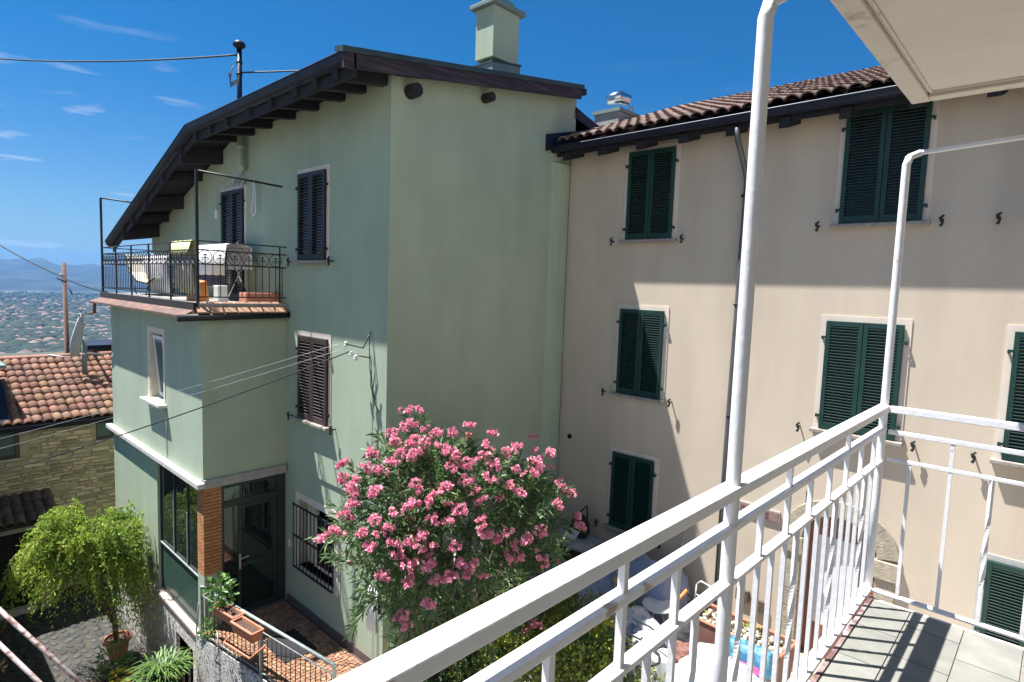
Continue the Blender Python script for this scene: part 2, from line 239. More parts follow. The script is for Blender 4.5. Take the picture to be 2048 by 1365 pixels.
# ------------------------------------------------------------ mesh helpers
WO = {}                                              # world origin of every built object (parents carry no rotation)
def tag(o, label=None, cat=None, group=None, kind=None):
    if label: o['label'] = label
    if cat: o['category'] = cat
    if group: o['group'] = group
    if kind: o['kind'] = kind
    return o
def empty(name, loc, label=None, cat=None, group=None, kind=None):
    o = bpy.data.objects.new(name, None); col.objects.link(o); o.location = loc; WO[o.name] = Vector(loc); o.empty_display_size = .1
    return tag(o, label, cat, group, kind)
def put(name, me, parent=None, loc=(0, 0, 0), rot=None, scale=None, kind=None):
    o = bpy.data.objects.new(name, me); col.objects.link(o); loc = Vector(loc); WO[o.name] = loc
    if parent is not None: o.parent = parent; o.location = loc-WO[parent.name]
    else: o.location = loc
    if rot: o.rotation_euler = rot
    if scale: o.scale = scale
    if kind: o['kind'] = kind
    return o
class MB:
    def __init__(s): s.v = []; s.f = []; s.m = []; s.mi = 0
    def add(s, v, f):
        b = len(s.v); s.v += [tuple(p) for p in v]; s.f += [tuple(b+i for i in q) for q in f]; s.m += [s.mi]*len(f); return s
    def box(s, x0, y0, z0, x1, y1, z1, j=0):
        x0, x1 = min(x0, x1), max(x0, x1); y0, y1 = min(y0, y1), max(y0, y1); z0, z1 = min(z0, z1), max(z0, z1)
        v = [(x, y, z) for z in (z0, z1) for (x, y) in ((x0, y0), (x1, y0), (x1, y1), (x0, y1))]
        if j: v = [tuple(c+random.uniform(-j, j) for c in p) for p in v]
        return s.add(v, [(0, 3, 2, 1), (4, 5, 6, 7), (0, 1, 5, 4), (1, 2, 6, 5), (2, 3, 7, 6), (3, 0, 4, 7)])
    def hexa(s, v): return s.add(v, [(0, 3, 2, 1), (4, 5, 6, 7), (0, 1, 5, 4), (1, 2, 6, 5), (2, 3, 7, 6), (3, 0, 4, 7)])
    def prism(s, poly, axis, a, b):
        """poly of 2D points extruded along axis from a to b"""
        mk = {'x': lambda p, t: (t, p[0], p[1]), 'y': lambda p, t: (p[0], t, p[1]), 'z': lambda p, t: (p[0], p[1], t)}[axis]
        n = len(poly); v = [mk(p, a) for p in poly]+[mk(p, b) for p in poly]
        fs = [tuple(range(n)), tuple(range(2*n-1, n-1, -1))]+[(i, i+n, (i+1) % n+n, (i+1) % n) for i in range(n)]
        return s.add(v, fs)
    def tube(s, pts, r, n=8, cap=True):
        pts = [Vector(p) for p in pts]; rs = r if isinstance(r, (list, tuple)) else [r]*len(pts)
        rings = []; up = None
        for i, p in enumerate(pts):
            d = (pts[min(i+1, len(pts)-1)]-pts[max(i-1, 0)]).normalized()
            if up is None:
                up = Vector((0, 0, 1)) if abs(d.z) < .9 else Vector((1, 0, 0))
            a = d.cross(up)
            if a.length < 1e-5: a = d.orthogonal()
            a.normalize(); b = a.cross(d).normalized(); up = b
            rings.append([p+rs[i]*(math.cos(2*math.pi*k/n)*a+math.sin(2*math.pi*k/n)*b) for k in range(n)])
        v = [q for g in rings for q in g]; fs = []
        for i in range(len(pts)-1):
            for k in range(n):
                fs.append((i*n+k, i*n+(k+1) % n, (i+1)*n+(k+1) % n, (i+1)*n+k))
        if cap: fs += [tuple(range(n))[::-1], tuple(range((len(pts)-1)*n, len(pts)*n))]
        return s.add(v, fs)
    def lathe(s, prof, c=(0, 0, 0), n=20, axis='z'):
        v = []
        for (r_, z) in prof:
            for k in range(n):
                a = 2*math.pi*k/n
                q = (r_*math.cos(a), r_*math.sin(a), z) if axis == 'z' else (r_*math.cos(a), z, r_*math.sin(a))
                v.append((c[0]+q[0], c[1]+q[1], c[2]+q[2]))
        fs = []
        for i in range(len(prof)-1):
            for k in range(n): fs.append((i*n+k, i*n+(k+1) % n, (i+1)*n+(k+1) % n, (i+1)*n+k))
        return s.add(v, fs)
    def blob(s, c, r, n=10, m=7, j=.15, sz=(1, 1, 1)):
        v = []; fs = []
        for i in range(m+1):
            th = math.pi*i/m
            for k in range(n):
                ph = 2*math.pi*k/n; q = r*(1+random.uniform(-j, j)) if 0 < i < m else r
                v.append((c[0]+sz[0]*q*math.sin(th)*math.cos(ph), c[1]+sz[1]*q*math.sin(th)*math.sin(ph), c[2]+sz[2]*q*math.cos(th)))
        for i in range(m):
            for k in range(n): fs.append((i*n+k, (i+1)*n+k, (i+1)*n+(k+1) % n, i*n+(k+1) % n))
        return s.add(v, fs)
    def mesh(s, name, mats, origin=(0, 0, 0), smooth=False):
        me = bpy.data.meshes.new(name); o = Vector(origin)
        me.from_pydata([(p[0]-o.x, p[1]-o.y, p[2]-o.z) for p in s.v], [], s.f)
        for m in (mats if isinstance(mats, (list, tuple)) else [mats]): me.materials.append(m)
        me.polygons.foreach_set('material_index', s.m)
        if smooth: me.polygons.foreach_set('use_smooth', [True]*len(s.f))
        me.update(); return me
    def build(s, name, mats, parent=None, kind=None, smooth=False, bevel=0, origin=None, weld=False):
        if origin is None:
            if parent is not None and not parent.name.startswith('~'):
                xs = list(zip(*s.v)); origin = tuple((min(c)+max(c))/2 for c in xs[:2])+(min(xs[2]),)
            else:
                xs = list(zip(*s.v)); origin = tuple((min(c)+max(c))/2 for c in xs[:2])+(min(xs[2]),)
        o = put(name, s.mesh(name, mats, origin, smooth), parent, origin, kind=kind)
        if bevel:
            b = o.modifiers.new('bevel', 'BEVEL'); b.width = bevel; b.segments = 2; b.limit_method = 'ANGLE'; b.harden_normals = False
        return o
def Bx(name, m, parent, x0, y0, z0, x1, y1, z1, bevel=0, kind=None):
    return MB().box(x0, y0, z0, x1, y1, z1).build(name, m, parent, bevel=bevel, kind=kind)
def Tb(name, m, parent, pts, r, n=8, kind=None, smooth=True):
    return MB().tube(pts, r, n).build(name, m, parent, smooth=smooth, kind=kind)
def npmesh(name, V, F, m, smooth=False):
    me = bpy.data.meshes.new(name); V = np.asarray(V, np.float32); F = np.asarray(F, np.int32); k = F.shape[1]
    me.vertices.add(len(V)); me.vertices.foreach_set('co', V.ravel()); me.loops.add(F.size); me.loops.foreach_set('vertex_index', F.ravel())
    me.polygons.add(len(F)); me.polygons.foreach_set('loop_start', np.arange(len(F), dtype=np.int32)*k)
    me.polygons.foreach_set('loop_total', np.full(len(F), k, np.int32))
    if smooth: me.polygons.foreach_set('use_smooth', np.ones(len(F), bool))
    me.materials.append(m); me.update(); me.validate(); return me
def nrm(a): return a/np.maximum(np.linalg.norm(a, axis=1, keepdims=True), 1e-9)
def leaves(P, D, Ln, Wd, fold=.25, droop=0.):
    """kite-shaped leaves: base P, direction D, length, width"""
    n = len(P); D = nrm(D); U = nrm(rng.normal(size=(n, 3))); S = nrm(np.cross(D, U)); Nn = np.cross(S, D)
    Ln = np.broadcast_to(Ln, n)[:, None]; Wd = np.broadcast_to(Wd, n)[:, None]
    mid = P+D*Ln*.5; tip = P+D*Ln; tip[:, 2] -= droop*Ln[:, 0]
    V = np.stack([P, mid+S*Wd*.5+Nn*Wd*fold, tip, mid-S*Wd*.5+Nn*Wd*fold], 1).reshape(-1, 3)
    b = np.arange(n)[:, None]*4
    F = np.concatenate([b+np.array([[0, 1, 2]]), b+np.array([[0, 2, 3]])])
    return V, F
def merge(parts):
    V = []; F = []; o = 0
    for v, f_ in parts: V.append(v); F.append(f_+o); o += len(v)
    return np.concatenate(V), np.concatenate(F)

# ------------------------------------------------------------ land
def ground_sheet():
    rr = [0, 18, 28, 40, 60, 90, 140, 220, 340, 500, 700, 900, 1100, 1400, 1800, 2300, 2900, 3600, 4400, 5200, 6000, 6800, 7600, 8300, 9000, 9800, 11000, 13000]
    na = 720; V = []
    for r_ in rr:
        for k in range(na):
            a = 2*math.pi*k/na; x, y = r_*math.cos(a), r_*math.sin(a)
            t = min(max((r_-30)/850, 0), 1); z = -7.3-133*(t*t*(3-2*t))
            if r_ > 5000:
                q = min((r_-5000)/3800, 1)**1.3
                deg = math.degrees(math.atan2(y, -x))                     # azimuth measured from -X
                h = 268+22*math.sin(deg*.9+.6)+16*math.sin(deg*.37+2)+9*math.sin(deg*2.3)
                h += -60*math.exp(-((deg-16)/4.5)**2)
                z += q*(h+16*math.sin(deg*1.7+r_*.0021)+9*math.sin(deg*4.3-r_*.0034)+6*math.sin(deg*9.1+r_*.005))
                if r_ > 9500: z += 30*math.sin(deg*.5)
            if 900 < r_ < 5200: z += 5*math.sin(x*.004)*math.sin(y*.005)
            V.append((x, y, z))
    F = [(i*na+k, (i+1)*na+k, (i+1)*na+(k+1) % na, i*na+(k+1) % na) for i in range(len(rr)-1) for k in range(na)]
    me = npmesh('ground', V, F, M['valley'], True); me.materials.append(M['hill'])
    idx = np.array([1 if rr[i] >= 5000 else 0 for i in range(len(rr)-1) for k in range(na)], np.int32)
    me.polygons.foreach_set('material_index', idx)
    put('ground', me, kind='structure')
ground_sheet()
def zval(r_):
    t = min(max((r_-30)/850, 0), 1); return -7.3-133*(t*t*(3-2*t))
# valley town: hip-roofed houses, the nearest ones as things of their own
def house_mesh(i):
    w, d, h, rf = [(12, 9, 6, 2.6), (16, 10, 7, 3.0), (10, 10, 8, 2.4), (22, 11, 6, 2.8), (14, 12, 9, 3.2)][i]
    b = MB(); b.box(-w/2, -d/2, -4, w/2, d/2, h); b.mi = 1; o = .6
    q = d/2*.8
    v = [(-w/2-o, -d/2-o, h), (w/2+o, -d/2-o, h), (w/2+o, d/2+o, h), (-w/2-o, d/2+o, h), (-w/2+q, 0, h+rf), (w/2-q, 0, h+rf)]
    b.add(v, [(0, 1, 5, 4), (1, 2, 5), (2, 3, 4, 5), (3, 0, 4)])
    b.mi = 2
    for k in range(int(w//3)):
        x = -w/2+1.5+k*3
        for zz in (1.2, 4.0): b.box(x-.5, -d/2-.05, zz, x+.5, -d/2+.02, zz+1.3); b.box(x-.5, d/2-.02, zz, x+.5, d/2+.05, zz+1.3)
    return b.mesh('town_house', [M['townwall'], M['townroof'], M['void']])
HM = [house_mesh(i) for i in range(5)]
TA = []
while len(TA) < 1900:
    r_ = 950*(3.9**(random.random()**1.15)); a = R(random.uniform(2.5, 17.5))
    if r_ > 1500 and random.random() < (.35 if math.sin(r_*.004+a*30) < -.1 else 0): continue
    TA.append((r_, a))
TA.sort()
tv = []; tf = []
hlab = 'small pale house with a clay hip roof in the hazy valley town'
k2 = 0
keep = []
for (r_, a) in TA:
    p = (-r_*math.cos(a), r_*math.sin(a))
    if r_ < 1600 and any((p[0]-q[0])**2+(p[1]-q[1])**2 < 17**2 for q in keep[-120:]): continue
    keep.append(p)
small = MB()
for i, p in enumerate(keep):
    r_ = math.hypot(*p); z = zval(r_)
    if i < 290:
        o = put('town_house', HM[i % 5], None, (p[0], p[1], z), (0, 0, random.uniform(0, 3.14)), (random.uniform(.8, 1.3),)*3)
        tag(o, hlab, 'house', 'houses of the valley town')
    else:
        w, d, h = random.uniform(8, 22), random.uniform(8, 12), random.uniform(5, 9); an = random.uniform(0, 3.14); c_, s_ = math.cos(an), math.sin(an)
        def T(x, y, zz): return (p[0]+c_*x-s_*y, p[1]+s_*x+c_*y, z+zz)
        small.mi = 0; small.hexa([T(-w/2, -d/2, -4), T(w/2, -d/2, -4), T(w/2, d/2, -4), T(-w/2, d/2, -4), T(-w/2, -d/2, h), T(w/2, -d/2, h), T(w/2, d/2, h), T(-w/2, d/2, h)])
        small.mi = 1; small.add([T(-w/2-1, -d/2-1, h), T(w/2+1, -d/2-1, h), T(w/2+1, d/2+1, h), T(-w/2-1, d/2+1, h), T(-w/2+4, 0, h+3), T(w/2-4, 0, h+3)], [(0, 1, 5, 4), (1, 2, 5), (2, 3, 4, 5), (3, 0, 4)])
tag(small.build('distant_town', [M['townwall'], M['townroof']], kind='stuff'), 'far rows of pale houses with clay roofs fading into blue haze below the hills', 'town')
V = []; F = []; o_ = 0
base = MB().blob((0, 0, 0), 1, 7, 4, .2); bv = np.array(base.v); bf = np.array(base.f)
for k in range(7500):
    r_ = 930*(5.2**(random.random()**1.1)); a = R(random.uniform(2, 18)); s_ = random.uniform(5, 13)
    c = np.array([-r_*math.cos(a), r_*math.sin(a), zval(r_)+s_*.3]); V.append(bv*np.array([s_*random.uniform(1, 1.8), s_, s_*.8])+c); F.append(bf+o_); o_ += len(bv)
tag(put('distant_woods', npmesh('distant_woods', np.concatenate(V), np.concatenate(F), M['wood']), kind='stuff'), 'dark tree clumps between the houses of the hazy valley', 'woods')
HZ = 13500
hz = MB().box(-HZ, -HZ, -155, HZ, HZ, 330).build('haze', [bpy.data.materials.new('haze_air')], kind='stuff')
tag(hz, 'pale bluish summer haze hanging over the valley and hills', 'haze')
hm = hz.data.materials[0]; hm.use_nodes = True; t = hm.node_tree; t.nodes.clear()
pv = N('ShaderNodeVolumePrincipled', t); pv.inputs['Color'].default_value = (.16, .42, .86, 1); pv.inputs['Density'].default_value = .00007; pv.inputs['Anisotropy'].default_value = .0
ho = N('ShaderNodeOutputMaterial', t); t.links.new(pv.outputs[0], ho.inputs['Volume'])

# near ground
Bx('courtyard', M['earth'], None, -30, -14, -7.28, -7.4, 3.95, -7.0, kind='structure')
M['paleconcrete'] = mat('pale_concrete', (.56, .51, .44), (.48, .44, .38), .92, 5, .5, 40, .006, stain=.2)
yard = Bx('yard', M['paleconcrete'], None, -7.4, 4.0, -7.2, 12, 10.0, -4.3, kind='structure')
M['darkground'] = mat('added_dark_ground', (.085, .085, .085), (.06, .06, .062), .95, 3, .6, 60, .006)
Bx('bounce_cut_ground', M['darkground'], None, -7.4, -14, -7.2, 12, 3.995, -4.36, kind='structure')  # unseen ground south of the yard, added dark to cut bounce light
terr = MB().prism([(-11.2, 3.86), (-7.4, 4.42), (-7.4, 5.57), (-11.2, 5.57)], 'z', -7.2, -4.95).build('terrace', M['mosaicgrout'], kind='structure')

# cobbles of the courtyard
cy = bpy.data.objects['courtyard']
cobs = []
for i in range(6):
    n = random.choice((6, 7, 8)); b = MB(); rad = [random.uniform(.8, 1.1) for _ in range(n)]
    ring = [(rad[k]*math.cos(2*math.pi*k/n), .7*rad[k]*math.sin(2*math.pi*k/n)) for k in range(n)]
    v = [(x, y, 0) for x, y in ring]+[(x*.8, y*.8, .22) for x, y in ring]+[(0, 0, .3)]
    fs = [(k, (k+1) % n, (k+1) % n+n, k+n) for k in range(n)]+[(k+n, (k+1) % n+n, 2*n) for k in range(n)]
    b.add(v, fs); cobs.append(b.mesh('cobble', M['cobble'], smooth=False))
cnt = 0; gy = .2
while gy < 3.9:
    gx = -19.0+random.uniform(0, .2)
    while gx < -13.0:
        lim = .9+(-13-gx)*-.02
        if cnt < 298 and gy > 1.3 and random.random() < .97:
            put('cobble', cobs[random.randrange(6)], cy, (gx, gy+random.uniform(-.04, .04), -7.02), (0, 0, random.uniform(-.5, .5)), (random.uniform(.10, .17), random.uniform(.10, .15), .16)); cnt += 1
        gx += .27
    gy += .2
cf = MB()
for k in range(500):
    gx, gy = random.uniform(-19, -9), random.uniform(-2, 1.3); rr = random.uniform(.08, .15)
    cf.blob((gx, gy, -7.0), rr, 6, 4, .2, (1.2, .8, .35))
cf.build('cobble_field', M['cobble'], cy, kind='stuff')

# terrace crazy paving: irregular flat stones, recessed joints
pv_ = MB(); gx = -11.15; nx = 0
gxs = 46; gys = 20
pts = {}
for i in range(gxs+1):
    for j in range(gys+1):
        x = -11.18+3.76*i/gxs; yb = 3.88+.147*(x+11.2); y = yb+(5.50-yb)*j/gys
        e = 0 if i in (0, gxs) or j in (0, gys) else 1
        pts[i, j] = (x+e*random.uniform(-.032, .032), y+e*random.uniform(-.03, .03))
for i in range(gxs):
    for j in range(gys):
        q = [pts[i, j], pts[i+1, j], pts[i+1, j+1], pts[i, j+1]]; cx = sum(p[0] for p in q)/4; cyy = sum(p[1] for p in q)/4
        if random.random() < .5: q = [q[0], ((q[0][0]+q[1][0])/2+random.uniform(-.02, .02), (q[0][1]+q[1][1])/2-.01), q[1], q[2], q[3]]
        s_ = .80; q = [(cx+(p[0]-cx)*s_, cyy+(p[1]-cyy)*s_) for p in q]; h = random.uniform(.012, .022)
        pv_.prism(q, 'z', -4.955, -4.95+h)
pv_.build('paving_stones', M['mosaic'], terr, kind='stuff')

# ------------------------------------------------------------ shutters, windows
def slat_mesh(w, m, ang=R(25), dpt=.036):
    b = MB(); c_, s_ = math.cos(ang), math.sin(ang); th = .0045
    v = []
    for x in (-w/2, w/2):
        for (a, t_) in ((-dpt/2, -th), (dpt/2, -th), (dpt/2, th), (-dpt/2, th)):
            v.append((x, a*c_-t_*s_, a*s_+t_*c_))
    b.add(v, [(0, 1, 2, 3), (7, 6, 5, 4), (0, 4, 5, 1), (1, 5, 6, 2), (2, 6, 7, 3), (3, 7, 4, 0)])
    return b.mesh('slat', m)
def shutters(house, x0, x1, z0, z1, yw, m, trim, single=True, n=34, sill=None, trimw=.085, dogs=True, sillm=None, top=True):
    """closed louvred pair on a wall that faces -Y"""
    if trim is not None:
        b = MB(); a = trimw
        b.box(x0-a, yw-.014, z0-.01, x0-.002, yw, z1); b.box(x1+.002, yw-.014, z0-.01, x1+a, yw, z1)
        if top: b.box(x0-a, yw-.014, z1+.001, x1+a, yw, z1+a)
        b.build('window_surround', trim, house)
    Bx('window_pane', M['void'], house, x0+.01, yw-.016, z0+.01, x1-.01, yw-.004, z1-.01)  # dark sheet on the solid wall, stands in for the shaded recess behind the slats
    xm = (x0+x1)/2
    for (a, b_) in ((x0, xm-.004), (xm+.004, x1)):
        sw, tr, br = .062, .075, .095; ya, yb = yw-.066, yw-.026
        fr = MB(); fr.box(a, ya, z0, a+sw, yb, z1); fr.box(b_-sw, ya, z0, b_, yb, z1); fr.box(a+sw, ya+.002, z1-tr, b_-sw, yb, z1); fr.box(a+sw, ya+.002, z0, b_-sw, yb, z0+br)
        lf = fr.build('shutter', m, house, bevel=.004)
        zs = np.linspace(z0+br+.012, z1-tr-.012, n); w = b_-a-2*sw
        if single:
            sm = slat_mesh(w-.001, m)
            for zz in zs: put('slat', sm, lf, ((a+b_)/2, (ya+yb)/2-.002, zz), (random.uniform(-.03, .03), 0, 0))
        else:
            jb = MB(); c_, s_ = math.cos(R(25)), math.sin(R(25))
            for zz in zs:
                v = []
                for x in (a+sw, b_-sw):
                    for (d, t_) in ((-.018, -.0045), (.018, -.0045), (.018, .0045), (-.018, .0045)):
                        v.append((x, (ya+yb)/2-.002+d*c_-t_*s_, zz+d*s_+t_*c_))
                jb.add(v, [(0, 1, 2, 3), (7, 6, 5, 4), (0, 4, 5, 1), (1, 5, 6, 2), (2, 6, 7, 3), (3, 7, 4, 0)])
            jb.build('slat', m, lf, kind='stuff')
        s = -1 if a == x0 else 1; xe = a if s < 0 else b_
        for zz in (z1-.25, z0+.2):
            h = MB(); h.box(xe-.045*(s < 0)-.005, yw-.078, zz-.018, xe+.045*(s > 0)+.005, yw-.066, zz+.018); h.box(xe+s*.045-.011, yw-.075, zz-.03, xe+s*.045+.011, yw, zz+.012)
            h.build('hinge', m if m is M['shutgreen'] else M['iron'], lf)
    if sill:
        sm = sillm or M['sill']
        b = MB(); b.box(x0-.11, yw-.13, z0-.065, x1+.11, yw, z0-.012); b.build('window_sill', sm, house, bevel=.008)
    if dogs:
        for (xx, zz) in ((x0-.28, z0-.03), (x1+.24, z0-.02)):
            catch(house, xx, zz, yw)
def catch(house, xx, zz, yw):
    b = MB(); b.tube([(xx, yw, zz), (xx, yw-.10, zz)], .013, 6); b.tube([(xx-.012, yw-.10, zz-.075), (xx+.012, yw-.103, zz-.03), (xx, yw-.10, zz), (xx-.018, yw-.105, zz+.035), (xx+.022, yw-.103, zz+.07)], [.022, .014, .027, .02, .014], 7)
    b.build('shutter_catch', M['iron'], house)

# ------------------------------------------------------------ roof tiles
def pantile(w=.2, l=.42, A=.062):
    b = MB(); n = 10; prof = [(-w/2+w*i/n, A*abs(math.cos(math.pi*(i/n-.5)))**.75) for i in range(n+1)]
    v = []
    for (s_, lift, sh) in ((0, .03, 1.0), (l, .0, .9)):
        for (x, h) in prof: v.append((x, s_, h*sh+lift))
    for (x, h) in prof: v.append((x, 0, max(h+.03-.022, 0)))
    for (x, h) in prof: v.append((x, .12, max(h+.03-.022, 0)))
    m_ = n+1
    fs = [(i, i+1, m_+i+1, m_+i) for i in range(n)]+[(2*m_+i, 2*m_+i+1, i+1, i) for i in range(n)]+[(3*m_+i, 3*m_+i+1, 2*m_+i+1, 2*m_+i) for i in range(n)]
    b.add(v, fs); return b
def tile_roof(parent, m, origin, uvec, svec, nu, ns, w=.2, l=.34, single=300, A=.062, order=None):
    """tiles on a plane: origin at the eave start, uvec along eave, svec up the slope"""
    uv, sv = Vector(uvec).normalized(), Vector(svec).normalized(); nv = uv.cross(sv).normalized()
    mtx = Matrix((uv, sv, nv)).transposed(); eul = mtx.to_euler(); O = Vector(origin)
    tb = pantile(w, l+.07, A); me = tb.mesh('roof_tile', m, smooth=False)
    for p in me.polygons: p.use_smooth = p.index < 10
    k = 0; rest = MB()
    for s_ in range(ns):
        for u_ in range(nu):
            c = O+uv*((u_+.5)*w+random.uniform(-.009, .009))+sv*(s_*l+random.uniform(-.02, .02))+nv*random.uniform(0, .006)
            if k < single:
                e = Matrix.Rotation(random.uniform(-.035, .035), 3, nv)@mtx
                put('roof_tile', me, parent, c, e.to_euler()); k += 1
            else:
                rest.add([tuple(c+mtx@Vector(q)) for q in tb.v], tb.f)
    if rest.v: rest.build('roof_tiles', m, parent, kind='stuff')

# ================================================================ GREEN HOUSE
G = empty('green_house', (-11.24, 5.57, -4.95), 'sage green plastered house with a railed balcony on its annex and a square chimney', 'house')
YG, XR = 5.57, -7.85
g = MB()   # front wall, lower storey with a hole for the barred window
g.box(-19.3, YG, -7.2, -10.72, YG+.3, -2.08); g.box(-10.72, YG, -7.2, -9.42, YG+.3, -4.02); g.box(-10.72, YG, -2.70, -9.42, YG+.3, -2.08); g.box(-9.42, YG, -7.2, XR, YG+.3, -2.08)
g.box(-19.3, YG-.03, -2.08, XR, YG+.3, 2.2)
g.prism([(-19.3, 2.2), (XR, 2.2), (XR, 4.74), (-13.6, 4.62), (-19.3, 2.72)], 'y', YG-.03, YG+.3)
g.build('front_wall', M['green'], G)
g = MB(); g.prism([(YG+.3, -7.2), (10.15, -7.2), (10.15, 5.6), (YG+.3, 4.78)], 'x', XR-.3, XR); g.build('side_wall', M['green'], G)
MB().prism([(YG-.033, -7.2), (5.95, -7.2), (5.95, 4.79), (YG-.033, 4.72)], 'x', XR+.001, XR+.012).build('corner_strip', M['green'], G)
MB().prism([(XR, 9.42), (XR+.05, 9.5), (XR+.085, 9.65), (XR+.09, 9.8), (XR+.07, 9.93), (XR+.03, 9.99), (XR, 10.0)], 'z', -4.3, 4.1).build('rounded_flue_casing', M['green'], G, smooth=False)
Bx('back_wall', M['green'], G, -19.3, 9.85, -7.2, XR-.3, 10.15, 5.0)
Bx('left_wall', M['green'], G, -19.3, YG+.3, -7.2, -19.0, 9.85, 2.6)
# roof: main slope rises away from the front eave, left part also drops sideways
EZ, SL = 4.72, .168
def zr(x, y, top=0):
    z = EZ+SL*(y-4.6)
    if x < -13.6: z -= (-13.6-x)*.345
    elif x < XR: z -= (XR-x)*.012
    return z+top
d = MB()
for (xa, xb) in ((-7.58, -13.6), (-13.6, -19.8)):
    q = [(xb, 4.6), (xa, 4.6), (xa, 10.12), (xb, 10.12)]
    d.hexa([(x, y, zr(x+.0001*(1 if x < -13.601 else 0), y)-.12) for x, y in q]+[(x, y, zr(x, y)) for x, y in q])
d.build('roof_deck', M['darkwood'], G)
tile_roof(G, M['tiledark'], (-13.55, 4.86, 4.62), (1, 0, .012), (0, 1, SL), 29, 13, .2, .38, single=0)
sd = Vector((6.2, 0, 2.14)).normalized()
tile_roof(G, M['tiledark'], (-19.75, 4.86, zr(-19.75, 4.86)-.05), sd, Vector((0, 1, SL)), 32, 13, .2, .38, single=0)
# rear slope beyond the ridge, its dark flashing shows beside the next roof
MB().hexa([(-12, 10.12, 5.36), (XR+.02, 10.12, 5.22), (XR+.02, 11.7, 4.72), (-12, 11.7, 4.72), (-12, 10.12, 5.52), (XR+.02, 10.12, 5.34), (XR+.02, 11.7, 4.90), (-12, 11.7, 4.9)]).build('rear_roof', M['gutter'], G)
MB().hexa([(XR+.03, 10.1, 5.10), (XR+.05, 10.1, 5.10), (XR+.05, 11.7, 4.75), (XR+.03, 11.7, 4.75), (XR+.03, 10.1, 5.30), (XR+.05, 10.1, 5.30), (XR+.05, 11.7, 4.95), (XR+.03, 11.7, 4.95)]).build('rear_flashing', M['gutter'], G)
# rafters
for x, dz in ((-8.0, .16), (-8.58, .16), (-9.2, .16), (-10.05, .16), (-10.9, .16), (-11.85, .17), (-12.65, .18), (-13.4, .2), (-14.28, .36), (-15.5, .2), (-16.78, .34), (-17.9, .22), (-18.7, .32)):
    zt = lambda y: zr(x, y)-.125-(.04 if x < -13.6 else 0)
    ya, yb = 4.66, 5.54
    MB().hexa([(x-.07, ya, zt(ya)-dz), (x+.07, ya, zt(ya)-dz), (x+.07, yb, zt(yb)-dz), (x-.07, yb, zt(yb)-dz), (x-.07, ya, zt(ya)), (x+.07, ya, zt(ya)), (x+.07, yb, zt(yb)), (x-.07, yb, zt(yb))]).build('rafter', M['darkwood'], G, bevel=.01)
# gutter: half-round with joints, first level, then down the slope of the left part
A_, B_, C_ = Vector((-7.60, 4.70, 4.67)), Vector((-13.65, 4.70, 4.61)), Vector((-20.0, 4.70, 2.41))
def gut(name, a, b):
    m = MB(); n = 9; ring = [(-.14*math.cos(math.pi*k/n), -.15*math.sin(math.pi*k/n)) for k in range(n+1)]; ring2 = [(x*.9, z*.9) for x, z in ring]
    dvec = (b-a); up = Vector((0, 0, 1))
    v = [tuple(p+Vector((0, x, z+.06))) for p in (a, b) for (x, z) in ring]; w = n+1
    m.add(v, [(i, i+1, w+i+1, w+i) for i in range(n)])
    v = [tuple(p+Vector((0, x, z+.065))) for p in (a, b) for (x, z) in ring2]
    m.add(v, [(w+i, w+i+1, i+1, i) for i in range(n)])
    m.tube([a+Vector((0, -.14, .065)), b+Vector((0, -.14, .065))], .014, 6)
    return m.build(name, M['gutter'], G, smooth=False)
gut('gutter', A_, B_); gut('gutter', B_, C_)
for seg, n in (((A_, B_), 9), ((B_, C_), 6)):
    for k in range(1, n):
        p = seg[0].lerp(seg[1], k/n)
        m = MB(); nn = 9; dv = (seg[1]-seg[0]).normalized()*.018
        ring = [(-.146*math.cos(math.pi*i/nn), -.156*math.sin(math.pi*i/nn)) for i in range(nn+1)]
        v = [tuple(q+Vector((0, x, z+.06))) for q in (p-dv, p+dv) for (x, z) in ring]; m.add(v, [(i, i+1, nn+2+i, nn+1+i) for i in range(nn)])
        m.build('gutter_joint', M['gutter'], G)
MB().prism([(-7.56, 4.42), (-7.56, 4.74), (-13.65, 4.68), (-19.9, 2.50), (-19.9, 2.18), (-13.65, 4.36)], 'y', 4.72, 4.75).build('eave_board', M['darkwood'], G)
# rake above the side wall
MB().hexa([(-7.6, 4.55, 4.50), (-7.56, 4.55, 4.50), (-7.56, 9.93, 5.40), (-7.6, 9.93, 5.40), (-7.6, 4.55, 4.74), (-7.56, 4.55, 4.74), (-7.56, 9.93, 5.62), (-7.6, 9.93, 5.62)]).build('rake_fascia', M['fascia'], G)
MB().hexa([(-7.75, 4.52, 4.75), (-7.53, 4.52, 4.70), (-7.53, 9.98, 5.60), (-7.75, 9.98, 5.64), (-7.75, 4.52, 4.82), (-7.53, 4.52, 4.78), (-7.53, 9.98, 5.68), (-7.75, 9.98, 5.72)]).build('rake_flashing', M['copper'], G)
for y, z, s_ in ((5.88, 4.56, .115), (7.50, 4.86, .085)):
    MB().tube([(XR-.02, y, z), (XR+.22, y, z)], [s_, s_*.93], 9).build('purlin_end', M['darkwood'], G)
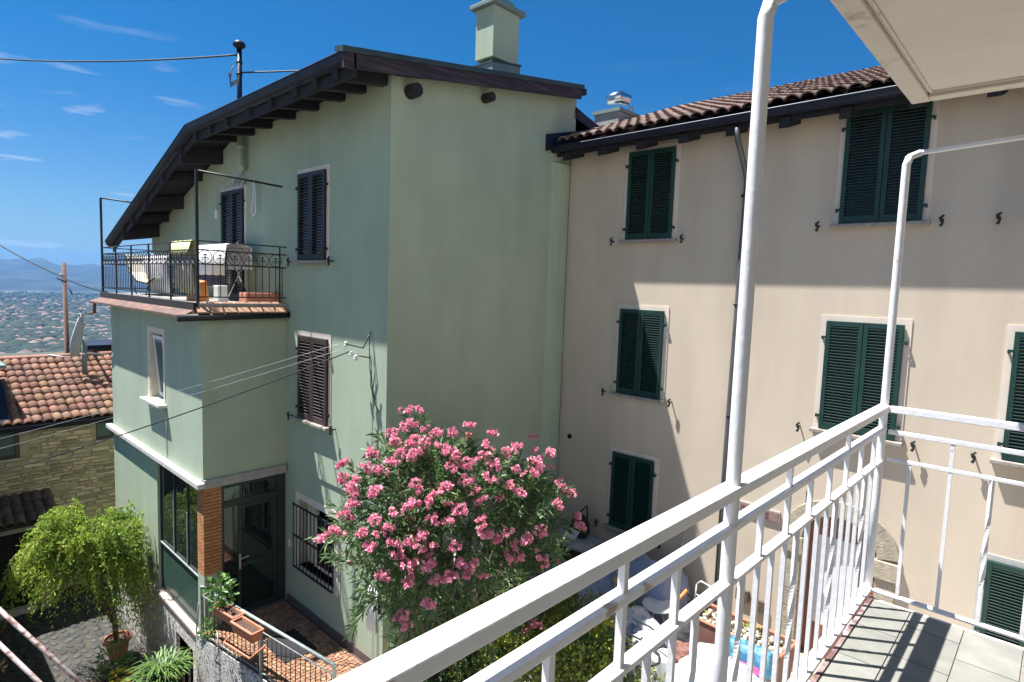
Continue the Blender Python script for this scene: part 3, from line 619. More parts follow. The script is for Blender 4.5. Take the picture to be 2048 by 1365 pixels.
# chimney
ch = MB(); ch.box(-8.47, 7.83, 5.72, -8.0, 8.5, 6.62); c = ch.build('chimney', M['green'], G, bevel=.012)
MB().hexa([(-8.5, 7.80, 5.1), (-7.97, 7.80, 5.1), (-7.97, 8.53, 5.2), (-8.5, 8.53, 5.2), (-8.5, 7.80, 5.62), (-7.97, 7.80, 5.62), (-7.97, 8.53, 5.74), (-8.5, 8.53, 5.74)]).build('chimney_flashing', M['flash'], c)
MB().hexa([(-8.52, 7.78, 5.60), (-7.95, 7.78, 5.60), (-7.95, 8.55, 5.72), (-8.52, 8.55, 5.72), (-8.52, 7.78, 5.63), (-7.95, 7.78, 5.63), (-7.95, 8.55, 5.75), (-8.52, 8.55, 5.75)]).build('chimney_lip', M['copper'], c)
Bx('chimney_cap', M['flash'], c, -8.56, 7.74, 6.62, -7.92, 8.60, 6.70, bevel=.01); Bx('chimney_top', M['flash'], c, -8.40, 7.9, 6.70, -8.07, 8.42, 6.84)
# wall mast with its pot head and conduit
ms = empty('service_mast', (-12.99, 5.40, 3.8), 'dark steel cable mast with a mushroom cap rising above the green eave', 'mast')
Tb('pipe', M['gutter'], ms, [(-12.99, 5.40, 4.3), (-12.99, 5.40, 6.32)], .052, 10); MB().lathe([(.0, 6.45), (.06, 6.44), (.12, 6.39), (.125, 6.33), (.055, 6.28)], (-12.99, 5.40, 0), 14).build('cap', M['gutter'], ms, smooth=True)
Tb('conduit', M['green'], ms, [(-12.99, 5.42, 4.62), (-12.99, 5.42, 3.95), (-12.94, 5.44, 3.84)], .075, 10)
Tb('conduit_collar', M['trimgrey'], ms, [(-12.99, 5.42, 4.32), (-12.99, 5.42, 4.28)], .085, 10)
Tb('clamp', M['iron'], ms, [(-12.99, 5.40, 6.03), (-12.99, 5.40, 5.98)], .062, 10); Tb('clamp', M['iron'], ms, [(-12.99, 5.40, 5.80), (-12.99, 5.40, 5.75)], .062, 10)
for k in range(4):
    Tb('loose_wire', M['cable'], ms, [(-13.15-.03*k, 5.36, 5.98), (-13.28+.03*k, 5.3, 5.80-.02*k), (-13.2, 5.3, 5.62-.03*k), (-13.02, 5.36, 5.66-.02*k)], .010, 5)
for k in range(5):
    a = k*1.1; Tb('cable_loop', M['wirelight'], ms, [(-12.95, 5.44, 3.86), (-13.1-.05*k, 5.40, 3.8-.06*k), (-13.25+.06*k, 5.42, 3.62), (-13.1, 5.46, 3.5+.04*k), (-12.9+.05*k, 5.42, 3.62)], .011, 5)
hc = MB().tube([(-12.45, 5.45, 3.62), (-12.43, 5.43, 3.2), (-12.5, 5.43, 2.95), (-12.42, 5.42, 2.84), (-12.34, 5.44, 2.95), (-12.37, 5.45, 3.3), (-12.43, 5.45, 3.62)], .016, 6).build('rope_loop', M['clothwhite'], None, smooth=True)
tag(hc, 'pale looped cord hanging beside the balcony door of the green house', 'cord')

# windows and shutters of the green front
shutters(G, -10.66, -9.70, 1.95, 3.52, YG-.03, M['shutnavy'], M['trim'], n=27, sill=True)
shutters(G, -10.64, -9.60, -1.02, .54, YG-.03, M['shutbrown'], M['trim'], n=25, sill=True)
shutters(G, -14.22, -13.10, 1.14, 3.48, YG-.03, M['shutnavy'], M['trim'], n=36, dogs=False)
Bx('junction_box', M['plasticwhite'], G, -14.62, YG-.08, 2.92, -14.5, YG-.03, 3.12, bevel=.008)
Tb('thin_cable', M['trimgrey'], G, [(-14.56, YG-.06, 3.12), (-14.56, YG-.05, 3.6), (-14.3, YG-.05, 3.68), (-13.5, YG-.05, 3.72), (-13.1, YG-.05, 3.8)], .010, 5)
# barred window
b = MB(); b.box(-10.86, YG-.012, -4.12, -10.73, YG, -2.56); b.box(-9.41, YG-.012, -4.12, -9.28, YG, -2.56); b.box(-10.73, YG-.012, -2.69, -9.41, YG, -2.56)
b.build('window_surround', M['trim'], G)
Bx('window_sill', M['sillwhite'], G, -10.8, YG-.02, -4.08, -9.34, YG+.2, -4.02)
wn = MB(); wn.box(-10.72, YG+.18, -4.0, -10.62, YG+.22, -2.72); wn.box(-9.5, YG+.18, -4.0, -9.42, YG+.22, -2.72); wn.box(-10.62, YG+.18, -2.8, -9.5, YG+.22, -2.72); wn.box(-10.62, YG+.18, -4.0, -9.5, YG+.22, -3.92)
wf = wn.build('window_frame', M['trim'], G); Bx('window_pane', M['void'], wf, -10.62, YG+.195, -3.92, -9.5, YG+.205, -2.8)
sash = MB(); sash.box(-10.2, YG+.05, -3.9, -10.12, YG+.09, -2.8); sash.box(-10.14, YG+.05, -3.9, -9.6, YG+.08, -3.84); sash.build('open_sash', M['trim'], wf)
Bx('sash_glass', M['void'], wf, -10.12, YG+.06, -3.84, -9.6, YG+.068, -2.86)
for k in range(3): Bx('curtain_fold', M['clothcream'], wf, -10.6+.13*k, YG+.13, -3.95, -10.5+.13*k, YG+.16, -2.78)
gr = MB(); gr.box(-10.82, YG-.10, -2.80, -9.32, YG-.075, -2.77); gr.box(-10.82, YG-.10, -4.06, -9.32, YG-.075, -4.03); gr.box(-10.82, YG-.10, -3.42, -9.32, YG-.075, -3.39); gr = gr.build('window_grille', M['iron'], G)
for k in range(12): Tb('grille_bar', M['iron'], gr, [(-10.80+k*.1336, YG-.087, -4.05), (-10.80+k*.1336, YG-.087, -2.78)], .011, 6)
Bx('electric_socket', M['trim'], G, -11.14, YG-.03, -3.78, -11.06, YG, -3.62, bevel=.006)
Bx('skirting', M['skirting'], G, -11.2, YG-.02, -4.95, XR+.001, YG, -4.80)
for x, z, l_ in ((-8.35, -4.2, .22),): Bx('wall_hook', M['iron'], G, -7.97, YG-.05, -3.9, -7.95, YG, -3.6)

# ---- annex
YA, XA, XL = 3.98, -11.24, -17.12
a = MB(); a.box(XL, YA, -2.19, -14.15, YA+.25, .93); a.box(-13.30, YA, -2.19, XA, YA+.25, .93); a.box(-14.15, YA, -2.19, -13.30, YA+.25, -1.0); a.box(-14.15, YA, .38, -13.30, YA+.25, .93)
a.box(XA-.25, YA+.25, -2.15, XA, YG-.03, .93); a.box(XL, YA+.25, -7.2, XL+.25, YG, .93)
a.box(XL, YA+.002, -5.18, -13.84, YA+.25, -2.19)
a.build('annex_wall', M['green'], G)
Bx('corner_pillar', M['green'], G, -11.56, YA+.003, -5.18, XA-.003, YA+.32, -3.93)
p = MB(); p.box(XL, YA-.02, -7.2, -13.84, YA+.25, -5.18); p.box(-13.84, YA-.02, -7.2, -12.75, YA+.25, -5.20); p.box(-12.75, YA-.02, -5.62, -11.8, YA+.25, -5.20); p.box(-11.8, YA-.02, -7.2, XA, YA+.25, -5.20)
p.prism([(XA, 3.83), (-7.4, 4.38), (-7.4, 4.43), (XA, 3.88)], 'z', -7.2, -4.97)
p.build('plinth_wall', M['swirl'], G)
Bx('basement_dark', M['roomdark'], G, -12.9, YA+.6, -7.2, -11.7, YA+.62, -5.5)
Bx('basement_frame', M['green'], G, -12.80, YA+.05, -7.2, -12.75, YA+.2, -5.62)
Bx('glazing_sill', M['pinksill'], G, -13.86, YA-.07, -5.20, -11.5, YA+.2, -5.14, bevel=.008)
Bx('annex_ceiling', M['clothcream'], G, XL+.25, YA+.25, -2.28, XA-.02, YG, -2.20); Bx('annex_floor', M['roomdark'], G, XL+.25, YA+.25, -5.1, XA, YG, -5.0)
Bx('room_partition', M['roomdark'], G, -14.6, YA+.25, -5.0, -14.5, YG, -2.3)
Bx('moulding', M['sillwhite'], G, XL-.14, YA-.13, -2.24, XA+.10, YA, -2.14, bevel=.012)
Bx('side_moulding', M['concrete'], G, XA-.05, YA, -2.27, XA+.06, YG-.03, -2.10, bevel=.012)
# small annex window, sash ajar
b = MB(); b.box(-14.27, YA-.012, -1.06, -14.16, YA, .50); b.box(-13.29, YA-.012, -1.06, -13.20, YA, .50); b.box(-14.16, YA-.012, .39, -13.29, YA, .50); b.build('window_surround', M['trim'], G)
Bx('window_sill', M['sillwhite'], G, -14.36, YA-.16, -1.08, -13.12, YA+.16, -1.02, bevel=.008)
Bx('window_reveal', M['clothcream'], G, -14.149, YA, -1.0, -14.12, YA+.25, .38)
w = MB(); w.box(-14.12, YA+.15, -1.0, -14.05, YA+.20, .38); w.box(-13.37, YA+.15, -1.0, -13.30, YA+.20, .38); w.box(-14.05, YA+.15, .31, -13.37, YA+.20, .38); w.box(-14.05, YA+.15, -1.0, -13.37, YA+.20, -.93)
wf = w.build('window_frame', M['plasticwhite'], G, bevel=.004)
sa = MB(); z0, z1, ya, yb = -.95, .33, YA+.13, YA+.02
for (x0, x1) in ((-14.02, -13.95), (-13.47, -13.40)): sa.hexa([(x0, ya, z0), (x1, ya, z0), (x1, ya+.04, z0), (x0, ya+.04, z0), (x0, yb, z1), (x1, yb, z1), (x1, yb+.04, z1), (x0, yb+.04, z1)])
sa.box(-13.95, ya, z0, -13.47, ya+.04, z0+.07); sa.box(-13.95, yb, z1-.07, -13.47, yb+.04, z1)
sa.build('open_sash', M['plasticwhite'], wf)
MB().hexa([(-13.95, ya+.015, z0+.07), (-13.47, ya+.015, z0+.07), (-13.47, ya+.022, z0+.07), (-13.95, ya+.022, z0+.07), (-13.95, yb+.015, z1-.07), (-13.47, yb+.015, z1-.07), (-13.47, yb+.022, z1-.07), (-13.95, yb+.022, z1-.07)]).build('window_pane', M['glassblue'], wf)
Bx('curtain', M['trimgrey'], G, -14.1, YA+.24, -.95, -13.34, YA+.25, .35)
Tb('thin_cable', M['trimgrey'], G, [(-13.16, YA-.012, -1.05), (-13.13, YA-.012, -2.1)], .008, 5)
# glazed veranda front
fm = MB(); xs = (-13.84, -12.98, -12.22, -11.50)
for x in xs: fm.box(x-.025, YA+.05, -5.14, x+.025, YA+.11, -2.27) if x not in xs[1:3] else fm.box(x-.018, YA+.05, -4.10, x+.018, YA+.10, -2.27)
fm.box(-13.84, YA+.05, -4.14, -11.5, YA+.11, -4.06); fm.box(-13.84, YA+.05, -5.14, -11.5, YA+.11, -5.08); fm.box(-13.84, YA+.05, -2.36, -11.5, YA+.11, -2.27)
vf = fm.build('veranda_frame', M['frameblack'], G, bevel=.003)
for x, zt in ((-12.98, -2.75), (-12.22, -3.0)): Bx('sliding_edge', M['frameedge'], vf, x-.012, YA+.035, -4.06, x+.006, YA+.049, zt)
Bx('track_edge', M['frameedge'], vf, -13.82, YA+.03, -4.10, -11.52, YA+.049, -4.075)
for x0, x1 in zip(xs[:-1], xs[1:]): Bx('window_pane', M['glassgreen'], vf, x0+.02, YA+.07, -4.06, x1-.02, YA+.075, -2.36)
Bx('lower_pane', M['glassmilky'], vf, -13.81, YA+.07, -5.08, -11.53, YA+.075, -4.14)
# brick corner pillar: single bricks in mortar
bp = Bx('brick_pillar', M['mortarbrick'], G, -11.545, YA+.012, -3.93, XA-.012, YA+.31, -2.27)
bm = MB().box(-.5, -.5, -.5, .5, .5, .5, j=.018).mesh('brick', M['brick'])
zz = -3.925; k = 0
while zz < -2.33:
    hgt = .054
    L1, L2 = ((-11.55, -11.385), (-11.375, XA)) if k % 2 else ((-11.55, XA-.0), None)
    if k % 2:
        for (x0, x1) in (L1, L2): put('brick', bm, bp, ((x0+x1)/2, YA+.06, zz+hgt/2), None, (x1-x0, .12, hgt))
        put('brick', bm, bp, (XA-.06, YA+.225, zz+hgt/2), None, (.12, .19, hgt))
    else:
        put('brick', bm, bp, ((-11.55+XA-.125)/2, YA+.06, zz+hgt/2), None, (abs(-11.55-XA+.125)-.005, .12, hgt))
        put('brick', bm, bp, (XA-.06, YA+.12, zz+hgt/2), None, (.12, .24, hgt)); put('brick', bm, bp, (XA-.06, YA+.283, zz+hgt/2), None, (.12, .072, hgt))
    zz += .066; k += 1
# side door of the veranda
XD = XA-.06
dm = MB()
for (y0, y1, z0, z1) in ((4.30, 4.36, -4.95, -2.27), (5.40, 5.54, -4.95, -2.27), (4.36, 5.40, -2.36, -2.27), (4.36, 5.40, -2.74, -2.62)): dm.box(XD-.04, y0, z0, XD+.02, y1, z1)
df = dm.build('door_frame', M['frameblack'], G, bevel=.003)
dl = MB()
for (y0, y1, z0, z1) in ((4.62, 4.68, -4.93, -2.75), (5.33, 5.39, -4.93, -2.75), (4.68, 5.33, -4.93, -4.84), (4.68, 5.33, -3.98, -3.92), (4.68, 5.33, -2.81, -2.75)): dl.box(XD-.035, y0, z0, XD+.01, y1, z1)
dd = dl.build('door', M['frameblack'], G, bevel=.003)
Bx('door_pane', M['glassdoor'], dd, XD-.012, 4.68, -3.92, XD-.006, 5.33, -2.81); Bx('door_pane', M['glassdoor'], dd, XD-.012, 4.68, -4.84, XD-.006, 5.33, -3.98)
h = MB(); h.box(XD+.01, 4.635, -4.02, XD+.02, 4.665, -3.72); h.tube([(XD+.02, 4.65, -3.80), (XD+.07, 4.65, -3.80), (XD+.07, 4.80, -3.78)], .011, 6); h.build('door_handle', M['handle'], dd)
Bx('side_pane', M['glassdoor'], df, XD-.012, 4.36, -4.90, XD-.006, 4.62, -2.75); Bx('fanlight_pane', M['glassdoor'], df, XD-.012, 4.36, -2.62, XD-.006, 5.40, -2.36)
Bx('threshold', M['skirting'], G, XA-.1, 4.3, -4.97, XA+.03, YG-.03, -4.93)
# white inner door and curtain seen through the glass
b = MB(); b.box(-12.75, YG-.06, -4.98, -12.63, YG-.002, -2.7); b.box(-11.80, YG-.06, -4.98, -11.66, YG-.002, -2.7); b.box(-12.63, YG-.06, -2.82, -11.8, YG-.002, -2.7); b.build('inner_door_frame', M['trim'], G)
Bx('inner_door', M['void'], G, -12.63, YG-.045, -4.95, -11.8, YG-.003, -2.82)
for k in range(5): Bx('curtain_fold', M['clothcream'], G, -13.75+.1*k, YA+.2, -5.0, -13.68+.1*k, YA+.24, -2.35)
rc = empty('red_chair', (-11.9, 4.62, -5.0), 'dark chair with a red cushion just inside the glass door', 'chair')
Bx('seat', M['red'], rc, -12.1, 4.4, -4.5, -11.65, 4.8, -4.42, bevel=.02); Bx('backrest', M['red'], rc, -11.62, 4.4, -4.2, -11.55, 4.72, -3.85, bevel=.02)
for x in (-12.08, -11.62):
    for y in (4.42, 4.76): Tb('leg', M['iron'], rc, [(x, y, -5.0), (x, y, -4.45 if x < -11.8 else -3.9)], .012, 6)

# ---- balcony on the annex
deck = Bx('balcony_deck', M['concrete'], G, XL-.1, 3.905, .93, XA+.08, YG-.03, 1.11)
MB().hexa([(XL-.35, 3.62, .86), (XA+.15, 3.62, .86), (XA+.15, 3.80, .90), (XL-.25, 3.80, .90), (XL-.35, 3.62, .90), (XA+.15, 3.62, .90), (XA+.1, 3.84, 1.0), (XL-.2, 3.84, 1.0)]).build('deck_flashing', M['deck'], deck)
Bx('deck_upstand', M['darkwood'], deck, XL-.22, 3.82, 1.0, XA+.1, 3.9, 1.12)
Tb('deck_gutter', M['iron'], deck, [(XA+.14, 3.55, .86), (XA+.14, YG-.03, .90)], .065, 10)
for k in range(7):
    y0 = 3.86+.235*k; MB().hexa([(XA+.02, y0, 1.0), (XA+.2, y0, .94), (XA+.2, y0+.2, .94), (XA+.02, y0+.2, 1.0), (XA-.02, y0, 1.14), (XA+.2, y0, .965), (XA+.2, y0+.2, .965), (XA-.02, y0+.2, 1.14)]).build('edge_tile', M['terratile'], deck)
MB().tube([(XL-.05, 3.75, .88), (XL-.55, 3.70, .86)], .035, 6).tube([(XL-.20, 3.7, .86), (XL-.22, 3.7, .62), (XL-.62, 3.68, .58)], .035, 6).build('rain_spout', M['deck'], G)
RB = MB(); YF = 3.92; XF = XA+.02; XQ = -17.5
for z in (2.20, 2.05, 1.80, 1.22): RB.tube([(XQ, YF, z), (XF, YF, z)], .013, 6); RB.tube([(XF, YF, z), (XF, YG-.03, z)], .013, 6)
for z in (2.20, 2.05, 1.80, 1.22): RB.tube([(XQ, YF, z), (XQ, YG-.03, z)], .013, 6)
rail = RB.build('balcony_railing', M['iron'], G)
for (x, y, z1) in ((XQ, YF, 3.40), (XF, YF, 3.42)): Bx('post', M['iron'], rail, x-.022, y-.022, 1.0, x+.022, y+.022, z1)
for x in (-16.3, -15.1, -13.9, -12.6): Bx('post', M['iron'], rail, x-.014, YF-.014, 1.02, x+.014, YF+.014, 2.2)
Bx('post', M['iron'], rail, XF-.012, 5.40, 1.1, XF+.012, 5.42, 2.2)
for x in (XQ, XF): Tb('canopy_bar', M['iron'], rail, [(x, YF, 3.40), (x, 5.46, 3.34)], .02, 6)
for k in range(48): Bx('baluster', M['iron'], rail, XQ+.13+k*.128-.006, YF-.006, 1.22, XQ+.13+k*.128+.006, YF+.006, 1.82)
for k in range(12): Bx('baluster', M['iron'], rail, XF-.006, YF+.128*k+.124, 1.22, XF+.006, YF+.128*k+.136, 1.82)
def ring_mesh(axis):
    b = MB(); n = 16; r_ = .118
    P = lambda u, v: (u, 0, v) if axis == 'x' else (0, u, v)
    b.tube([P(r_*math.cos(2*math.pi*k/n), r_*math.sin(2*math.pi*k/n)) for k in range(n+1)], .0075, 5, cap=False)
    b.tube([P(0, -.118), P(0, .06)], .009, 5); b.tube([P(-.03, .03), P(0, .055), P(.03, .03)], .01, 5); b.tube([P(-.045, -.01), P(.045, -.01)], .008, 5)
    for s in (-1, 1): b.tube([P(s*.045, -.01), P(s*.06, -.03), P(s*.045, -.05), P(s*.028, -.035)], .006, 5)
    return b.mesh('scroll_ring', M['iron'])
rx, ry = ring_mesh('x'), ring_mesh('y')
for k in range(24): put('scroll_ring', rx, rail, (XQ+.25+k*.256, YF, 1.925))
for k in range(6): put('scroll_ring', ry, rail, (XF, YF+.13+k*.256, 1.925))

# things on that balcony
def sheet(name, path, w0, w1, m, axis='x', amp=.015, thick=.006, n=14, parent=None, freq=9):
    """cloth following a 2D path (y,z) stretched from w0 to w1 along axis, with ripples"""
    b = MB(); P = []
    for j in range(n+1):
        w = w0+(w1-w0)*j/n
        for i, (a, z) in enumerate(path):
            s = i/(len(path)-1); q = amp*math.sin(freq*j/n*2*math.pi*.5+s*2)*(.3+s)
            P.append((w, a+q, z+q*.5) if axis == 'x' else (a+q, w, z+q*.5))
    m_ = len(path); fs = [(j*m_+i, j*m_+i+1, (j+1)*m_+i+1, (j+1)*m_+i) for j in range(n) for i in range(m_-1)]
    b.add(P, fs); o = b.build(name, m, parent, smooth=True); s = o.modifiers.new('thickness', 'SOLIDIFY'); s.thickness = thick; return o
dr = empty('drying_rack', (-13.2, 5.15, 1.11), 'folding drying rack hung with a white sheet and a dark violet cloth', 'drying rack')
for x in (-14.1, -12.4):
    Tb('leg', M['steel'], dr, [(x, 4.88, 1.11), (x, 5.35, 2.18)], .014, 6); Tb('leg', M['steel'], dr, [(x, 5.35, 1.11), (x, 4.88, 2.18)], .014, 6)
for y in (4.88, 5.04, 5.2, 5.35): Tb('rail', M['steel'], dr, [(-14.1, y, 2.18), (-12.4, y, 2.18)], .008, 6)
o = sheet('sheet', [(5.36, 1.75), (5.36, 2.2), (5.1, 2.28), (4.86, 2.24), (4.83, 1.95), (4.82, 1.62)], -14.15, -12.32, M['clothwhite']); tag(o, 'white sheet draped over the drying rack on the green house balcony', 'sheet')
o = sheet('violet_cloth', [(4.88, 2.1), (4.87, 1.75), (4.86, 1.40)], -14.1, -12.35, M['clothpurple'], amp=.03); tag(o, 'dark violet cloth hanging below the white sheet on the drying rack', 'cloth')
o = sheet('lime_towel', [(4.2, 1.25), (4.14, 1.9), (4.12, 2.22), (4.05, 2.24), (4.0, 2.05), (3.99, 1.98)], -12.95, -11.85, M['clothlime'], amp=.02); tag(o, 'pale lime towel folded over the front rail of the green house balcony', 'towel')
o = sheet('cream_cloth', [(4.06, 1.96), (4.08, 1.7), (4.1, 1.36)], -12.85, -11.9, M['clothcream'], amp=.04, freq=11); tag(o, 'cream cloth hanging below the lime towel behind the balcony bars', 'cloth')
bgx = empty('orange_bag', (-12.6, 4.35, 1.11), 'orange and brown shopping bag standing behind the railing corner', 'bag')
b = MB(); b.hexa([(-12.8, 4.25, 1.11), (-12.25, 4.25, 1.11), (-12.25, 4.5, 1.11), (-12.8, 4.5, 1.11), (-12.75, 4.27, 1.5), (-12.3, 4.27, 1.46), (-12.3, 4.47, 1.5), (-12.75, 4.47, 1.52)]); b.build('body', M['orange'], bgx, bevel=.02)
Tb('handle', M['yellow'], bgx, [(-12.65, 4.3, 1.48), (-12.6, 4.28, 1.62), (-12.45, 4.28, 1.62), (-12.4, 4.3, 1.48)], .01, 6)
o = MB().box(-12.12, 4.5, 1.115, -11.85, 4.7, 1.42).build('white_box', M['plasticwhite'], bevel=.015); tag(o, 'small white plastic box on the deck beside the orange bag', 'box')
o = empty('terracotta_trough', (-11.6, 5.2, 1.11), 'long low terracotta trough at the wall end of the balcony', 'planter')
b = MB(); b.box(-11.75, 4.85, 1.115, -11.42, 5.5, 1.30); b.build('body', M['terracotta'], o, bevel=.015); Bx('soil', M['soil'], o, -11.72, 4.88, 1.301, -11.45, 5.47, 1.31)
dc = empty('deck_chair', (-16.2, 4.6, 1.11), 'blue canvas reclining deck chair with a dark tubular frame on the balcony', 'deck chair')
sheet('canvas', [(4.75, 2.1), (4.72, 1.8), (4.65, 1.5), (4.6, 1.4)], -17.0, -16.4, M['clothblue'], parent=dc, amp=.01)
pa = [(-17.1, 4.5, 2.05), (-16.7, 4.5, 1.62), (-16.2, 4.5, 1.42), (-15.4, 4.5, 1.38), (-14.9, 4.5, 1.5)]
for y in (4.3, 4.85): Tb('side_frame', M['iron'], dc, [(p[0], y, p[2]) for p in pa], .018, 6)
b = MB(); P = [(x, y, z) for (x, _, z) in pa for y in (4.32, 4.83)]; b.add(P, [(2*i, 2*i+1, 2*i+3, 2*i+2) for i in range(4)]); q = b.build('sling', M['clothcream'], dc); q.modifiers.new('t', 'SOLIDIFY').thickness = .01
for x in (-16.5, -15.2):
    for y in (4.3, 4.85): Tb('leg', M['iron'], dc, [(x, y, 1.42), (x+(.3 if x < -16 else -.3), y, 1.11)], .014, 6)
o = sheet('pale_cushion', [(4.5, 1.2), (4.45, 1.5), (4.4, 1.8), (4.42, 2.0)], -15.9, -14.5, M['clothwhite'], amp=.05, freq=14); tag(o, 'crumpled white and blue laundry heaped beside the deck chair', 'laundry')

# ================================================================ TAN HOUSE
T = empty('tan_house', (-3, 10, -4.3), 'tan plastered house with green louvred shutters and an arched stone doorway', 'house')
YT = 10.0
w = MB(); w.box(XR+.012, YT, -4.5, -2.80, YT+.35, 4.55); w.box(-1.78, YT, -4.5, 9, YT+.35, 4.55)
# wall over the arch
cx, cz, ra, rb_ = -2.30, -2.22, .52, .46
prev = None
w.box(-2.80, YT, cz+rb_+.3, -1.78, YT+.35, 4.55)
NA = 14
for k in range(NA):
    a0, a1 = math.pi*k/NA, math.pi*(k+1)/NA
    p0, p1 = (cx+ra*math.cos(a0), cz+rb_*math.sin(a0)), (cx+ra*math.cos(a1), cz+rb_*math.sin(a1))
    w.prism([p0, (p0[0], cz+rb_+.3), (p1[0], cz+rb_+.3), p1], 'y', YT, YT+.35)
w.build('wall', M['tan'], T)
Bx('settlement_gap', M['void'], T, XR+.005, YT-.004, -4.3, XR+.03, YT+.001, 4.3)
def stn(poly, y0, y1, name='arch_stone'):
    c_ = (sum(p[0] for p in poly)/len(poly), sum(p[1] for p in poly)/len(poly)); q = [(c_[0]+(p[0]-c_[0])*.985, c_[1]+(p[1]-c_[1])*.985) for p in poly]
    return MB().prism(q, 'y', y0, y1).build(name, M['stonearch'], T, bevel=.006)
NV = 9; ro, rz = .80, .66
for k in range(NV):
    a0, a1 = math.pi*k/NV, math.pi*(k+1)/NV; am = (a0+a1)/2
    stn([(cx+ra*math.cos(a0), cz+rb_*math.sin(a0)), (cx+ro*math.cos(a0), cz+rz*math.sin(a0)+.05), (cx+ro*math.cos(am), cz+rz*math.sin(am)+.05), (cx+ro*math.cos(a1), cz+rz*math.sin(a1)+.05), (cx+ra*math.cos(a1), cz+rb_*math.sin(a1)), (cx+ra*math.cos(am), cz+rb_*math.sin(am))][::-1], YT-.05, YT+.15)
for s in (-1, 1):
    x0, x1 = cx+s*ra, cx+s*ro
    stn([(x0-s*.03, cz-.27), (x1+s*.03, cz-.27), (x1+s*.03, cz), (x0-s*.03, cz)], YT-.09, YT+.15, 'impost_stone')
    zz = cz-.27
    for hh in (.62, .30, .55, .42):
        zb = max(zz-hh, -4.25); stn([(x0, zb), (x1-s*.02, zb), (x1-s*.02, zz), (x0, zz)], YT-.055, YT+.15, 'jamb_stone'); zz = zb
        if zz <= -4.2: break
dr_ = MB(); dr_.box(cx-ra-.02, YT+.16, -4.2, cx+ra+.02, YT+.24, -1.7); door = dr_.build('door', M['doorwood'], T)
Bx('door_panel', M['clothwhite'], door, cx-.34, YT+.13, -3.6, cx+.24, YT+.16, -2.15); Bx('door_board', M['doorwood'], door, cx-ra, YT+.12, -2.15, cx+ra, YT+.16, -1.7); Bx('door_board', M['doorwood'], door, cx-.34, YT+.12, -4.15, cx+.24, YT+.16, -3.6)
Bx('door_step', M['stonearch'], T, cx-.85, YT-.35, -4.3, cx+.85, YT+.16, -4.14, bevel=.02)
GS = M['shutgreen']
shutters(T, -6.38, -5.42, 2.57, 4.20, YT, GS, M['trim'], single=False, sill=True)
shutters(T, -6.41, -5.47, -.40, 1.24, YT, GS, M['trim'], sill=True)
shutters(T, -6.42, -5.50, -3.10, -1.60, YT, GS, M['trim'], single=False, sill=True)
shutters(T, -2.66, -1.62, 2.70, 4.33, YT, GS, M['trim'], sill=True)
shutters(T, -2.71, -1.70, -.42, 1.24, YT, GS, M['trim'], sill=True)
shutters(T, -.50, .50, -.42, 1.24, YT, GS, M['trim'], sill=True)
shutters(T, -.53, .42, -2.95, -1.80, YT, GS, M['trimgrey'], single=False, dogs=False, n=24)
shutters(T, -.40, .60, 2.70, 4.33, YT, GS, M['trim'], single=False, sill=True, dogs=False)
catch(T, -.78, 2.68, YT)
MB().lathe([(.0, 0), (.05, 0), (.05, -.03), (.03, -.035), (.03, .0)], (-7.53, YT-.0, -1.52), 10, axis='y').build('wall_vent', M['iron'], T)
# plaques
for (x0, z0, txt, w_) in ((-3.86, -2.10, 'IN V', .22), (-3.50, -2.12, 'IIIIII', .26)):
    pb = Bx('wall_plaque', M['plaqueframe'], T, x0, YT-.03, z0, x0+w_+.06, YT, z0+.20, bevel=.006); Bx('plaque_face', M['plaque'], pb, x0+.02, YT-.036, z0+.025, x0+w_+.04, YT-.030, z0+.175)
    for row in range(1 if 'V' in txt else 2):
        cu = bpy.data.curves.new('lettering', 'FONT'); cu.body = txt; cu.size = .13 if 'V' in txt else .075; cu.extrude = .002; cu.materials.append(M['plaquelet'])
        ft = bpy.data.objects.new('lettering', cu); col.objects.link(ft); ft.parent = pb; WO[ft.name] = Vector((0, 0, 0))
        ft.location = (0, 0, 0); bpy.context.view_layer.update(); tm = bpy.data.meshes.new_from_object(ft.evaluated_get(bpy.context.evaluated_depsgraph_get())); ft.parent = None; bpy.data.objects.remove(ft); tm.materials.clear(); tm.materials.append(M['plaquelet']); ft = bpy.data.objects.new('lettering', tm); col.objects.link(ft); ft.parent = pb
        ft.location = Vector((x0+.035, YT-.038, z0+(.055 if 'V' in txt else .035+.07*row)))-WO[pb.name]; ft.rotation_euler = (R(90), 0, 0)
for x, z in ((-3.80, -3.62), (-3.50, -3.70)): Bx('meter_box', M['ochre'], T, x, YT-.06, z, x+.22, YT, z+.2, bevel=.008)
# downpipe
M['pipegrey'] = mat('grey_downpipe', (.10, .10, .11), (.15, .145, .15), .5, 4, metal=.3)
dp = MB().tube([(-4.10, 9.45, 4.22), (-4.10, 9.50, 4.05), (-4.08, 9.82, 3.62), (-4.08, 9.93, 3.45), (-4.10, 9.94, 2), (-4.13, 9.94, -1), (-4.13, 9.94, -4.2)], .045, 10).build('downpipe', M['pipegrey'], T, smooth=True)
for z in (3.2, 1.4, -.5, -2.4): Tb('bracket', M['gutter'], dp, [(-4.115, 9.94, z), (-4.115, 9.94, z+.04)], .053, 10)
